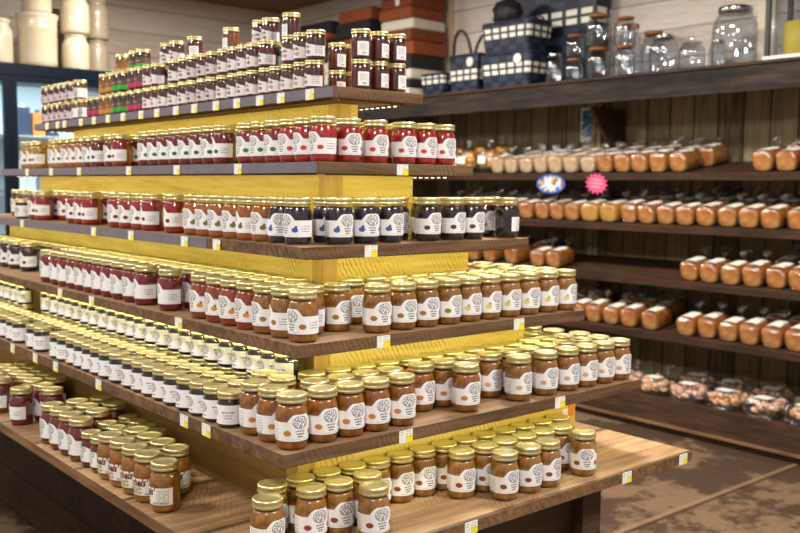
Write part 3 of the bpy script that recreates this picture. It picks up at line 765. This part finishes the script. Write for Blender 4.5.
bread_row(2, 'front row', FX, spread([4.171, 3.976, 3.789, 3.608, 3.371, 3.10, 2.95, 1.794, 1.654, 1.515, 1.362, 1.214, 1.079, .93], W1), kg)
bread_row(2, 'back row', RX, spread([3.95, 3.75, 3.55, 3.3, 1.30, 1.15, 1.0], W1), kg)
bread_row(3, 'front row', FX, spread([3.0, 2.86, 2.702, 2.558, 2.427, 2.279, 2.096, 1.816, 1.656, 1.509, 1.368, 1.223, 1.085, .94], W1), kg)
bread_row(3, 'back row', RX, spread([2.9, 2.75, 2.45, 2.30, 2.15, 1.35, 1.2, 1.05], W1), kg)
# bags of small buns, far end of the highest shelf
def bun_bag(seed):
    rnd = random.Random(seed); bm = bmesh.new()
    for i in range(15):
        r = .036; mtx = Matrix.Translation((rnd.uniform(-.045, .045), rnd.uniform(-.05, .05), .037 + .042 * (i // 5) + rnd.uniform(0, .01))) @ Matrix.Diagonal((1.1, 1.1, .85, 1))
        bmesh.ops.create_icosphere(bm, subdivisions=2, radius=r, matrix=mtx)
    me = mesh(bm, 'buns', M['crust_yel'], True)
    b2 = bmesh.new(); n = 16; pr = [(.07, .001), (.095, .02), (.103, .07), (.095, .13), (.055, .17), (.015, .185), (.012, .195), (.035, .23), (.04, .245)]
    rr = [[b2.verts.new((r * .85 * math.cos(2 * PI * q / n) * (1 + rnd.uniform(-.12, .12)), r * math.sin(2 * PI * q / n) * (1 + rnd.uniform(-.12, .12)), z)) for q in range(n)] for r, z in pr]
    for a, b in zip(rr, rr[1:]):
        for q in range(n): b2.faces.new((a[q], a[(q + 1) % n], b[(q + 1) % n], b[q]))
    b2.faces.new(rr[0][::-1])
    st = box(-.115, -.112, -.04, .03, .05, .11)
    return me, mesh(b2, 'bun_bag', M['bag']), mesh(st, 'bun_sticker', M['blabel'])
for n, (x, y) in enumerate([(4.44, 3.72), (4.44, 3.95), (4.44, 4.18), (4.67, 3.80), (4.67, 4.04), (4.67, 4.28), (4.44, 4.42)], 1):
    a, b, c = bun_bag(30 + n)
    t = thing('bun_bag', f'clear twisted bag of yellow buns, {ordinal(n) if n < 4 or n == 7 else ordinal(n - 3)} in {"front" if n in (1, 2, 3, 7) else "rear"} of far end of highest bread shelf' if n != 7 else 'clear twisted bag of yellow buns at the very far end of highest bread shelf', 'bag of buns', (x, y, SZ[0] + .006 + (x - XF + .05) * math.tan(SLOPE)), random.uniform(-.3, .3), 'bun bags on highest bread shelf')
    obj('buns', a, t); obj('plastic_bag', b, t); obj('sticker', c, t)
# bags of cookies in the bottom tray
def cookie_mat(name, cs):
    b = NB(name); v = b.coord()
    x = b.n('ShaderNodeTexVoronoi'); b.put(x.inputs['Vector'], v); x.inputs['Scale'].default_value = 32
    col = b.ramp(b.math('FRACT', b.math('MULTIPLY', x.outputs['Distance'], 2.3)), [(.15, hexc(cs[0])), (.5, hexc(cs[1])), (.85, hexc(cs[2]))])
    return b.bsdf(col, .6)
M['cook1'] = cookie_mat('orange_cookies', ['#a5643a', '#d39a6a', '#eacfae'])
M['cook2'] = cookie_mat('pink_cookies', ['#9c5a44', '#d8a58c', '#f0dccb'])
def cookie_bag(seed, mat):
    rnd = random.Random(seed); bm = bmesh.new()
    for i in range(40):
        mtx = Matrix.Translation((rnd.uniform(-.085, .085), rnd.uniform(-.08, .08), .03 + rnd.uniform(0, .06))) @ Matrix.Rotation(rnd.uniform(0, 1), 4, 'X') @ Matrix.Diagonal((1, 1, .55, 1))
        bmesh.ops.create_icosphere(bm, subdivisions=1, radius=.036, matrix=mtx)
    me = mesh(bm, 'cookies', mat, True)
    bg = mesh(loaf_bm(.235, .225, .115, .004, .006, rnd, True), 'cookie_bag', M['bag2'])
    st = box(-.10, -.02, -.05, .045, .120, .123)
    return me, bg, mesh(st, 'cookie_sticker', M['blabel'])
for n, y in enumerate([.99, 1.25, 1.51, 1.77, 2.03, 2.29, 2.55], 1):
    a, b, c = cookie_bag(60 + n, M['cook1'] if n % 2 else M['cook2'])
    t = thing('cookie_bag', f'clear crumpled bag of mixed cookies in bottom tray, {ordinal(n)} from near end', 'bag of cookies', (4.385 + random.uniform(-.005, .005), y, .2125), random.uniform(-.08, .08), 'cookie bags in the bottom tray')
    obj('cookies', a, t); obj('plastic_bag', b, t); obj('sticker', c, t)
for n, y in enumerate([1.10, 1.36, 1.64, 1.90], 1):
    a, b, c = cookie_bag(80 + n, M['cook2'] if n % 2 else M['cook1'])
    t = thing('cookie_bag', f'clear crumpled bag of mixed cookies at rear of bottom tray, {ordinal(n)} from near end', 'bag of cookies', (4.68, y, .2125), random.uniform(-.06, .06), 'cookie bags in the bottom tray')
    obj('cookies', a, t); obj('plastic_bag', b, t); obj('sticker', c, t)

# signs on the shelf edges
def oval_mat():
    b = NB('oval_picture'); g = b.coord('Object')
    n = b.noise(b.mapping(g, (1, 1, 1), loc=(3, 1, 2)), 16, 3)
    col = b.ramp(n, [(.36, hexc('#4c6aa8')), (.43, hexc('#cfd8e6')), (.50, hexc('#e6dfd4')), (.56, hexc('#9a7050')), (.66, hexc('#2f3f66'))])
    return b.bsdf(col, .4)
M['oval'] = oval_mat(); M['pink'] = plain('pink_card', '#e2527e', .5, var=.08); M['bluecard'] = plain('blue_border', '#3b62b4', .4)
def prism(pts, x0, x1):     # outline in (y, z) extruded along x
    bm = bmesh.new(); a = [bm.verts.new((x0, p[0], p[1])) for p in pts]; b = [bm.verts.new((x1, p[0], p[1])) for p in pts]
    bm.faces.new(a); bm.faces.new(b[::-1])
    for i in range(len(pts)): bm.faces.new((a[i], b[i], b[(i + 1) % len(pts)], a[(i + 1) % len(pts)]))
    return bm
el = lambda ry, rz, n=28: [(ry * math.cos(2 * PI * i / n), rz * math.sin(2 * PI * i / n)) for i in range(n)]
o = obj('shelf_sign', mesh(prism(el(.135, .070), -.003, 0), 'oval_sign', M['bluecard']), None, (XF - .001, 2.95, 1.618)); tag(o, 'oval blue and white picture sign hanging under highest bread shelf', 'sign')
obj('picture', mesh(prism(el(.118, .058), -.005, -.003), 'oval_pic', M['oval']), o)
star = [((.10 if i % 2 == 0 else .072) * math.cos(PI * i / 14), (.078 if i % 2 == 0 else .055) * math.sin(PI * i / 14)) for i in range(28)]
o = obj('shelf_sign', mesh(prism(star, -.003, 0), 'star_sign', M['pink']), None, (XF - .001, 2.535, 1.622), (.12, 0, 0)); tag(o, 'bright pink starburst sign hanging above yellow egg bread', 'sign')
bm = bmesh.new()
for i, w in enumerate((.08, .10, .07)): add_box(bm, -.0042, -.003, -w / 2, w / 2, .022 - .024 * i, .030 - .024 * i)
obj('printed_lines', mesh(bm, 'star_lines', plain('pale_pink', '#f0a0b8', .5)), o)
def poster_mat():
    b = NB('blue_poster'); g = b.coord('Object'); n = b.noise(b.mapping(g, (1, 1, 2)), 14, 2)
    return b.bsdf(b.ramp(n, [(.4, hexc('#1a5a86')), (.55, hexc('#3f8fba')), (.72, hexc('#d5dccf'))]), .4)
bm = box(-.004, 0, -.075, .075, -.13, .13)
o = obj('wall_poster', mesh(bm, 'poster', M['white']), None, (XB - .002, 3.06, 2.08)); tag(o, 'small light blue poster on planks under top beam', 'poster')
bm = bmesh.new(); add_box(bm, -.0052, -.004, -.062, .062, -.09, .115); obj('picture', mesh(bm, 'poster_picture', poster_mat()), o)

# ------------------------------------------------------------------ goods on top of the wall unit
ZTOP = 2.3525
def weave_mat(cw=.085, ch=.048, per=5, lo=1.5, hi=3.5):
    b = NB('navy_white_weave'); uv = b.n('ShaderNodeUVMap'); uv.uv_map = 'UVMap'
    sep = b.n('ShaderNodeSeparateXYZ'); b.put(sep.inputs[0], uv.outputs[0])
    cu = b.math('MULTIPLY', sep.outputs[0], 1 / cw); cv = b.math('MULTIPLY', sep.outputs[1], 1 / ch)
    rowi = b.math('FLOOR', cv); r5 = b.math('MODULO', rowi, per)
    par = b.math('MULTIPLY', b.math('MODULO', rowi, 2), .0)
    fu = b.math('FRACT', b.math('ADD', cu, par)); fv = b.math('FRACT', cv)
    cell = b.math('MULTIPLY', b.math('LESS_THAN', b.math('ABSOLUTE', b.math('SUBTRACT', fu, .5)), .36), b.math('LESS_THAN', b.math('ABSOLUTE', b.math('SUBTRACT', fv, .5)), .33))
    wr = b.math('MULTIPLY', b.math('GREATER_THAN', r5, lo), b.math('LESS_THAN', r5, hi))
    chk = b.math('MODULO', b.math('ADD', rowi, b.math('FLOOR', cu)), 2)
    base = b.mix(chk, hexc('#0f1626'), hexc('#28354f'))
    edge = b.math('GREATER_THAN', b.math('ABSOLUTE', b.math('SUBTRACT', fv, .5)), .42)
    base = b.mix(edge, base, hexc('#10141f'))
    col = b.mix(b.math('MULTIPLY', cell, wr), base, hexc('#efece2'))
    return b.bsdf(col, .45, normal=b.bump(cell, .5, .006))
M['weave'] = weave_mat(); M['weave_big'] = weave_mat(.15, .066, 9, 6.5, 8.5)
M['leather'] = plain('dark_leather', '#2e2018', .45); M['pink_leather'] = plain('tan_leather', '#8a6a58', .5)
def basket_bm(lx, ly, h, taper=.88, rise=0):
    """Open rounded-rectangular basket with wall thickness and an inner floor."""
    bm = bmesh.new(); uvl = bm.loops.layers.uv.new('UVMap')
    def ringpts(hx, hy, z, n=10):
        pts = []; rr = min(hx, hy) * .28
        for cx, cy, a0 in ((hx - rr, hy - rr, 0), (-hx + rr, hy - rr, PI / 2), (-hx + rr, -hy + rr, PI), (hx - rr, -hy + rr, 3 * PI / 2)):
            for k in range(5):
                a = a0 + PI / 2 * k / 4; pts.append((cx + rr * math.cos(a), cy + rr * math.sin(a), z))
        return pts
    lv = []
    for z, f, d in ((0, taper, 0), (h * .33, taper + (1 - taper) * .4, 0), (h * .66, taper + (1 - taper) * .75, 0), (h, 1, 0), (h, 1, -.008), (h * .1, taper, -.008)):
        pts = ringpts(lx / 2 * f + d, ly / 2 * f + d, z)
        lv.append((z, [bm.verts.new(p) for p in pts]))
    per = [0]; p0 = ringpts(lx / 2, ly / 2, 0)
    for i in range(len(p0)): per.append(per[-1] + (Vector(p0[i]) - Vector(p0[(i + 1) % len(p0)])).length)
    n = len(p0)
    for (z0, a), (z1, b) in zip(lv, lv[1:]):
        for i in range(n):
            j = (i + 1) % n; f = bm.faces.new((a[i], a[j], b[j], b[i]))
            for l, (uu, vv) in zip(f.loops, ((per[i], z0), (per[i + 1], z0), (per[i + 1], z1), (per[i], z1))): l[uvl].uv = (uu, vv)
    bm.faces.new(lv[0][1][::-1]); bm.faces.new(lv[-1][1])
    return bm
def arc(cx, y0, y1, z, h, n=14, lean=0):
    return [(cx + lean * math.sin(PI * i / n), y0 + (y1 - y0) * (.5 - .5 * math.cos(PI * i / n)), z + h * math.sin(PI * i / n)) for i in range(n + 1)]
def basket(label, x, y, z, lx, ly, h, rz=0, handles='loops', badge=True, mat='weave'):
    t = thing('woven_basket', label, 'basket', (x, y, z), rz)
    obj('basket_body', mesh(basket_bm(lx, ly, h), 'basket_body', M[mat]), t)
    if handles == 'loops':
        for sx in (-1, 1):
            obj('handle', mesh(add_tube(bmesh.new(), arc(sx * lx * .46, -ly * .3, ly * .3, h * .9, h * .75, lean=sx * .03), .013), 'handle', M['leather'], True), t)
    elif handles == 'side':
        for sy in (-1, 1):
            pts = [(p[1], sy * ly * .47, p[2]) for p in arc(0, -lx * .2, lx * .2, h * .8, h * .35)]
            obj('handle', mesh(add_tube(bmesh.new(), pts, .009), 'handle', M['pink_leather'], True), t)
    bm = bmesh.new(); 
    ringp = [(lx / 2 * 1.0 * math.copysign(abs(math.cos(a)) ** .35, math.cos(a)), ly / 2 * math.copysign(abs(math.sin(a)) ** .35, math.sin(a)), h) for a in [2 * PI * i / 36 for i in range(36)]]
    obj('rim', mesh(add_tube(bm, ringp, .012, 6, True), 'rim', plain('navy_rim', '#1b2438', .5), True), t)
    if badge:
        bb = add_lathe(bmesh.new(), [(.038, 0), (.038, .006), (.03, .009)], 20); bmesh.ops.rotate(bb, verts=bb.verts, matrix=Matrix.Rotation(-PI / 2, 3, 'Y'), cent=(0, 0, 0))
        bmesh.ops.translate(bb, verts=bb.verts, vec=(-lx / 2 - .002, -ly * .28, h * .8)); obj('round_badge', mesh(bb, 'badge', M['white'], True), t)
    return t
basket('low navy and white woven basket left of the round-handled basket on top shelf', 4.50, 4.36, ZTOP, .26, .28, .18, 0, None, False)
basket('navy woven basket with two tall loop handles on top shelf', 4.48, 3.97, ZTOP, .24, .34, .30, 0, 'loops', True)
basket('wide navy and white woven basket at bottom of a two-basket stack', 4.45, 3.46, ZTOP, .30, .52, .26, .04, None, True)
basket('navy and white woven basket stacked on the wide basket', 4.45, 3.46, ZTOP + .273, .30, .50, .22, .04, 'side', False)
basket('big navy and white woven basket behind the glass jars on top shelf', 4.755, 3.28, ZTOP, .20, .86, .80, 0, None, False, 'weave_big')
# black gathered cloth bow lying in the upper basket
bm = bmesh.new(); rnd = random.Random(5)
bmesh.ops.create_icosphere(bm, subdivisions=3, radius=.11)
for v in bm.verts:
    a = math.atan2(v.co.y, v.co.z); v.co *= 1 + .09 * math.sin(5 * a + 3 * v.co.x * 20) + .06 * math.sin(11 * a) + rnd.uniform(-.03, .03); v.co.x *= .8; v.co.y *= 1.2
o = obj('gathered_cloth', mesh(bm, 'cloth', plain('black_cloth', '#1c1b20', .55, var=.3, vscale=20), True), None, (4.45, 3.56, ZTOP + .273 + .22 + .10)); tag(o, 'crumpled black cloth bundle on the stacked woven basket', 'cloth')
# stacks of folded rugs
RC = {'r': plain('rust_textile', '#7a3c20', .8, var=.15), 'o': plain('orange_textile', '#8f4722', .8, var=.15), 'k': plain('black_textile', '#1e1d22', .8), 'w': plain('cream_textile', '#dcd3c4', .8, var=.06), 'm': plain('maroon_textile', '#47201a', .8, var=.15)}
RN = {'r': 'rust red', 'o': 'burnt orange', 'k': 'black', 'w': 'cream white', 'm': 'dark maroon'}
def rug_stack(y, cols, ly, where, lx=.40, x=4.58):
    z = ZTOP
    for n, (c, h) in enumerate(cols, 1):
        o = obj('folded_rug', mesh(box(-lx / 2, lx / 2, -ly / 2, ly / 2, 0, h, min(.02, h * .35)), 'rug', RC[c], True), None, (x + random.uniform(-.015, .015), y + random.uniform(-.015, .015), z), (0, 0, random.uniform(-.05, .05)))
        tag(o, f'{RN[c]} folded rug, {ordinal(n)} from bottom of {where}', 'rug', f'folded rugs in {where}')
        if c in 'ro' and n % 2: 
            obj('hang_tag', mesh(box(-lx / 2 - .002, -lx / 2, -.05, .0, h * .25, h * .8), 'rug_tag', M['white']), o)
        z += h + .0008
rug_stack(4.84, [('w', .10), ('k', .07), ('w', .09), ('k', .12), ('o', .12), ('r', .10), ('w', .09), ('o', .10), ('r', .10), ('o', .09)], .42, 'nearest rug stack')
rug_stack(5.45, [('r', .10), ('k', .12), ('o', .09), ('k', .12), ('r', .10), ('o', .08), ('k', .14), ('o', .12)], .5, 'second rug stack')
rug_stack(6.10, [('w', .08), ('k', .12), ('w', .11), ('w', .11), ('k', .10), ('k', .12), ('o', .06), ('k', .12)], .55, 'third rug stack')
rug_stack(6.80, [('m', .12), ('m', .14), ('k', .1), ('m', .12), ('w', .07), ('k', .12)], .55, 'farthest rug stack')
# glass jars
def lathe_x(prof, n=24): return lathe(prof, n)
GJ = {}
def glass_jar(label, x, y, z, R, H, lid='cork', group=None):
    body = [(R * .80, 0), (R * .93, .004), (R, H * .06), (R, H * .62), (R * .96, H * .74), (R * .80, H * .86), (R * .70, H * .90), (R * .70, H * .95)]
    inner = [(r - .004, max(.006, zz)) for r, zz in body[::-1]]
    t = obj('glass_jar', mesh(add_lathe(bmesh.new(), body + inner, 28, True, True), 'gjar', M['glass_big'], True), None, (x, y, z), (0, 0, random.uniform(0, 6)))
    tag(t, label, 'glass jar', group)
    if lid == 'cork': obj('cork_lid', mesh(lathe([(R * .66, H * .93), (R * .78, H * .95), (R * .80, H * 1.0), (R * .76, H * 1.02)], 24), 'cork', M['cork'], True), t)
    elif lid == 'chrome': obj('metal_lid', mesh(lathe([(R * .72, H * .90), (R * .76, H * .91), (R * .76, H * .99), (R * .72, H * 1.01)], 24), 'mlid', M['chrome'], True), t)
    elif lid == 'glass':
        obj('glass_lid', mesh(lathe([(R * .72, H * .945), (R * .80, H * .955), (R * .7, H * 1.0), (R * .2, H * 1.05), (R * .14, H * 1.07), (R * .24, H * 1.12), (R * .2, H * 1.18), (R * .05, H * 1.2)], 24), 'glid', M['glass_big'], True), t)
    return t
glass_jar('short glass jar with metal lid beside the wide woven basket', 4.40, 3.03, ZTOP, .066, .22, 'chrome')
glass_jar('small cork-topped glass jar at bottom of the left jar stack', 4.42, 2.86, ZTOP, .066, .165, 'cork')
glass_jar('small cork-topped glass jar on top of the left jar stack', 4.42, 2.86, ZTOP + .17, .066, .165, 'cork')
glass_jar('round cork-topped glass jar under the big round glass jar', 4.44, 2.66, ZTOP, .085, .225, 'cork')
glass_jar('big round glass jar stacked above another cork-topped jar', 4.44, 2.66, ZTOP + .231, .09, .225, 'cork')
glass_jar('cork-topped glass jar right of the tall jar stack', 4.46, 2.45, ZTOP, .075, .22, 'cork')
glass_jar('cork-topped glass jar stacked high right of the tall jar stack', 4.46, 2.45, ZTOP + .226, .075, .19, 'cork')
glass_jar('rear cork-topped glass jar behind the stacked jars', 4.67, 2.56, ZTOP, .08, .40, 'cork')
glass_jar('plain cork-topped glass jar left of the silver-lidded jar', 4.62, 2.33, ZTOP, .08, .32, 'cork')
glass_jar('squat glass jar with silver lid left of the knob-lidded jar', 4.43, 2.11, ZTOP, .095, .25, 'chrome')
glass_jar('glass jar with clear glass knob lid on top shelf', 4.43, 1.90, ZTOP, .085, .19, 'glass')
glass_jar('narrow glass jar with metal lid squeezed behind the largest glass jar', 4.62, 1.83, ZTOP, .06, .21, 'chrome')
glass_jar('largest glass jar with chrome lid on top shelf', 4.46, 1.62, ZTOP, .138, .37, 'chrome')
o = obj('shelf_card', mesh(box(-.003, 0, -.075, .075, 0, .05, .001), 'card', M['white']), None, (4.355, 2.41, ZTOP + .11)); 
bpy.data.objects.remove(o)
# lantern
t = thing('candle_lantern', 'black framed lantern with yellow candle at near end of top shelf', 'lantern', (4.48, 1.17, ZTOP))
bm = bmesh.new()
for sx in (-1, 1):
    for sy in (-1, 1): add_box(bm, sx * .13 - .012, sx * .13 + .012, sy * .17 - .014, sy * .17 + .014, .03, .56)
add_box(bm, -.15, .15, -.19, .19, .54, .58)
obj('lantern_frame', mesh(bm, 'lantern_frame', M['black']), t)
obj('lantern_base', mesh(box(-.15, .15, -.19, .19, 0, .03, .003), 'lantern_base', M['white']), t)
for sy in (-1, 1): obj('glass_pane', mesh(box(-.118, .118, sy * .17 - .002, sy * .17 + .002, .032, .54), 'pane', M['glass_big']), t)
for sx in (-1, 1): obj('glass_pane', mesh(box(sx * .13 - .002, sx * .13 + .002, -.155, .155, .032, .54), 'pane2', M['glass_big']), t)
M['wax'] = plain('yellow_wax', '#d9bf4a', .5); 
o = obj('pillar_candle', mesh(lathe([(.085, 0), (.09, .005), (.09, .195), (.08, .20), (.01, .195)], 28), 'candle', M['wax'], True), None, (4.46, 1.20, ZTOP + .0305)); tag(o, 'thick yellow pillar candle inside the black lantern', 'candle')
obj('wick', mesh(lathe([(.003, .194), (.003, .215)], 8), 'wick', M['black']), o)

# ------------------------------------------------------------------ room
XW, YW, ZC = 4.885, 7.5, 3.52
struct('floor', mesh(box(-4, XW, -4, YW, -.05, 0), 'floor', M['floor']))
struct('wall_right', mesh(box(XW, XW + .1, -4, YW, 0, ZC), 'wall_right', M['shiplap']))
struct('wall_back', mesh(box(-4, XW + .1, YW, YW + .1, 0, ZC), 'wall_back', M['shiplap_back']))
struct('ceiling', mesh(box(-4, XW + .1, -4, YW + .1, ZC, ZC + .05), 'ceiling', M['ceiling']))
struct('trim_1', mesh(box(XW - .03, XW - .0005, 4.62, 4.76, 2.353, ZC - .0005), 'trim1', M['trim']))
struct('trim_2', mesh(box(XW - .05, XW - .0005, 1.56, 1.68, 2.353, ZC - .0005), 'trim2', M['white_trim']))

# ------------------------------------------------------------------ glass-door cooler with stoneware on top
FX0, FX1, FY0, FY1, FH = .52, 2.70, 6.20, 7.05, 2.545
cool = thing('glass_door_cooler', 'large navy framed glass-door cooler against back wall', 'refrigerator', (1.6, 6.6, 0))
def cpart(name, bmx, mat, parent=cool):
    me = mesh(bmx, name, mat); me.transform(Matrix.Translation((-1.6, -6.6, 0))); return obj(name, me, parent)
bm = bmesh.new()
add_box(bm, FX0, FX1, FY0 + .05, FY1, FH - .10, FH); add_box(bm, FX0, FX0 + .05, FY0 + .05, FY1, .0005, FH - .10); add_box(bm, FX1 - .05, FX1, FY0 + .05, FY1, .0005, FH - .10); add_box(bm, FX0 + .05, FX1 - .05, FY0 + .05, FY1, .0005, .25); add_box(bm, FX0, FX1, FY0, FY0 + .05, FH - .09, FH)
cab = cpart('cabinet', bm, M['fridge_frame'])
bm = bmesh.new(); add_box(bm, FX0 + .05, FX1 - .05, FY1 - .04, FY1 - .005, .25, FH - .10); cpart('liner', bm, M['fridge_in'])
for z in (.62, 1.06, 1.50, 1.98): cpart('wire_shelf', box(FX0 + .055, FX1 - .055, FY0 + .10, FY1 - .05, z - .012, z), M['fridge_in'])
bm = bmesh.new(); add_box(bm, FX0 + .1, FX1 - .1, FY0 + .09, FY0 + .12, FH - .125, FH - .105); cpart('tube_light', bm, glow('cooler_tube', (.85, .95, 1, 1), 3))
dw = (FX1 - FX0) / 3
DX = [FX0, .80, 1.50, 2.20, FX1]
DX = [FX0, 1.51, FX1]
for i in range(2):
    a, b = DX[i] + .003, DX[i + 1] - .003; bm = bmesh.new()
    for q in ((a, a + .05, .26, FH - .095), (b - .05, b, .26, FH - .095), (a + .05, b - .05, .26, .33), (a + .05, b - .05, FH - .15, FH - .095)): add_box(bm, q[0], q[1], FY0, FY0 + .045, q[2], q[3])
    d = cpart('door', bm, M['fridge_frame'])
    cpart('glass_pane', box(a + .05, b - .05, FY0 + .018, FY0 + .026, .33, FH - .15), M['door_glass'], d)
    hx = b - .025 if i == 0 else a + .025
    cpart('handle', add_tube(bmesh.new(), [(hx, FY0 - .03, 1.0), (hx, FY0 - .03, 1.35)], .01), M['black'], d)
def carton(name, label, x, z, w, h, mat, cat, capm=None):
    o = obj(name, mesh(box(-w / 2, w / 2, -.05, .05, 0, h, .004), name, mat), None, (x, FY0 + .30, z + .0005)); tag(o, label, cat)
    if capm: obj('cap', mesh(lathe([(.018, h), (.018, h + .025)], 12), 'cap', capm), o)
    return o
ob = plain('orange_pack', '#d9803a', .5); nv = plain('navy_pack', '#2c3550', .5); wh = plain('white_pack', '#eef2f4', .4); pk = plain('pale_pack', '#e8c9a8', .5)
carton('juice_carton', 'navy blue carton on upper cooler shelf, left of the orange carton', 1.70, 1.98, .09, .24, nv, 'carton', M['white'])
carton('juice_carton', 'orange carton on upper cooler shelf beside the navy carton', 1.82, 1.98, .10, .20, ob, 'carton', nv)
carton('juice_carton', 'tall navy carton right of the orange carton on upper cooler shelf', 1.94, 1.98, .09, .27, nv, 'carton', ob)
carton('milk_jug', 'white jug on third cooler shelf behind glass door', 1.70, 1.50, .16, .28, wh, 'jug', M['white'])
carton('milk_jug', 'second white jug on third cooler shelf', 1.90, 1.50, .16, .28, wh, 'jug', nv)
carton('cheese_block', 'pale wrapped cheese block on third cooler shelf', 2.10, 1.50, .14, .18, pk, 'cheese')
carton('milk_jug', 'white jug behind the left cooler door', 1.25, 1.98, .2, .30, wh, 'jug', ob)
def crock(label, x, y, z, R, H, mat, kind='crock', bands=True):
    if kind == 'crock':
        p = [(R * .9, 0), (R * .96, H * .02), (R, H * .12), (R, H * .70), (R * 1.02, H * .72), (R * 1.02, H * .76), (R, H * .78), (R * 1.02, H * .84), (R * 1.02, H * .88), (R, H * .9), (R * 1.08, H * .94), (R * 1.08, H), (R * .92, H), (R * .92, H * .1)]
    else:
        p = [(R * .9, 0), (R * .97, H * .02), (R, H * .1), (R, H * .62), (R * .96, H * .74), (R * .78, H * .85), (R * .74, H * .9), (R * .82, H * .93), (R * .82, H), (R * .62, H), (R * .62, H * .82)]
    o = obj('stoneware_crock', mesh(lathe(p, 36), 'crock', mat, True), None, (x, y, z + .0005)); tag(o, label, 'crock', 'stoneware crocks on the cooler')
    return o
Z0 = FH
crock('largest ribbed cream stoneware crock on the cooler', 1.82, 6.45, Z0, .158, .44, M['stone'])
crock('small cream stoneware crock left of the largest crock', 1.50, 6.43, Z0, .11, .37, M['stone'], 'jug')
crock('cream crock stacked on top of the largest crock', 1.82, 6.45, Z0 + .441, .12, .30, M['stone'])
crock('cream stoneware jar at bottom of the front jar stack', 2.13, 6.42, Z0, .115, .31, M['stone'], 'jug')
crock('cream stoneware jar on top of the front jar stack', 2.13, 6.42, Z0 + .311, .12, .34, M['stone'], 'jug')
crock('darker tan stoneware jar at bottom of the rear jar stack', 2.42, 6.68, Z0, .11, .32, M['stone_dark'], 'jug')
crock('darker tan stoneware jar on top of the rear jar stack', 2.42, 6.68, Z0 + .321, .115, .36, M['stone_dark'], 'jug')
crock('cream stoneware crock behind the largest crock', 2.06, 6.78, Z0, .115, .56, M['stone'], 'jug')
crock('cream crock at the far left end of cooler top', 1.42, 6.75, Z0, .13, .62, M['stone'])
for o in C.objects:
    if o.name.startswith('stoneware_crock'):
        pass

# ------------------------------------------------------------------ lights
def area(name, loc, rot, sx, sy, power, color=(1, 1, 1)):
    l = bpy.data.lights.new(name, 'AREA'); l.shape = 'RECTANGLE'; l.size = sx; l.size_y = sy; l.energy = power; l.color = color
    o = bpy.data.objects.new(name, l); C.objects.link(o); o.location = loc; o.rotation_euler = rot
    return o
for i, (x, y, p) in enumerate([(-1.6, -1.6, 95), (-1.6, 1.6, 95), (1.5, -1.6, 110), (2.0, .9, 120), (1.9, 3.4, 125), (-.6, 4.4, 110), (2.4, 5.4, 60)]):  # unseen ceiling lights, some added as front fill and to brighten the back wall
    area('ceiling_light', (x, y, ZC - .02), (0, 0, 0), .55, .55, p, (1, .93, .84))
LEDC = (1, .90, .42)
for k in range(1, 6):
    LP_ = .66 if k == 1 else .72
    z = ZT[k] - T - .008; x0, y0 = EX[k], EY[k]
    lx, ly = LX[k] - x0 - .1, LY[k] - y0 - .12
    area('shelf_led', ((x0 + LX[k]) / 2, y0 + .032, z), (math.radians(36), 0, 0), lx, .008, LP_ * lx, LEDC)
    area('shelf_led', (x0 + .032, (y0 + LY[k]) / 2, z), (0, math.radians(-36), 0), .008, ly, LP_ * (.24 if k == 1 else .62 if k == 2 else .8) * ly, LEDC)
    area('shelf_led', (LX[k] - .049, (y0 + LY[k]) / 2, z), (0, math.radians(30), 0), .008, ly, LP_ * .6 * ly, LEDC)
area('cooler_light', (1.6, FY0 + .14, FH - .13), (math.radians(15), 0, 0), 1.9, .05, 15, (.85, .95, 1))

w = bpy.data.worlds.new('World'); bpy.context.scene.world = w; w.use_nodes = True
bg = w.node_tree.nodes['Background']; bg.inputs[0].default_value = (1, .95, .9, 1); bg.inputs[1].default_value = .36

# ------------------------------------------------------------------ camera
cam = bpy.data.cameras.new('Camera'); co = bpy.data.objects.new('Camera', cam); C.objects.link(co)
fw = Vector((.6443, .7599, -.0865)).normalized()
rt = Vector((.7632, -.6460, .0092)); rt = (rt - fw * rt.dot(fw)).normalized(); up = rt.cross(fw)
mt = Matrix((rt, up, -fw)).transposed().to_4x4(); mt.translation = Vector((-.955, -1.544, 1.593)); co.matrix_world = mt
cam.sensor_width = 36; cam.lens = 926.93 / 800 * 36; cam.clip_start = .05
cam.dof.use_dof = True; cam.dof.focus_distance = 2.15; cam.dof.aperture_fstop = 4.6
sc = bpy.context.scene; sc.camera = co
sc.view_settings.view_transform = 'Standard'; sc.view_settings.look = 'None'; sc.view_settings.gamma = 1; sc.view_settings.use_curve_mapping = False
sc.view_settings.exposure = .22
sc.cycles.use_denoising = True; sc.cycles.max_bounces = 8; sc.cycles.transparent_max_bounces = 24; sc.cycles.sample_clamp_indirect = 4; sc.cycles.caustics_reflective = False; sc.cycles.caustics_refractive = False
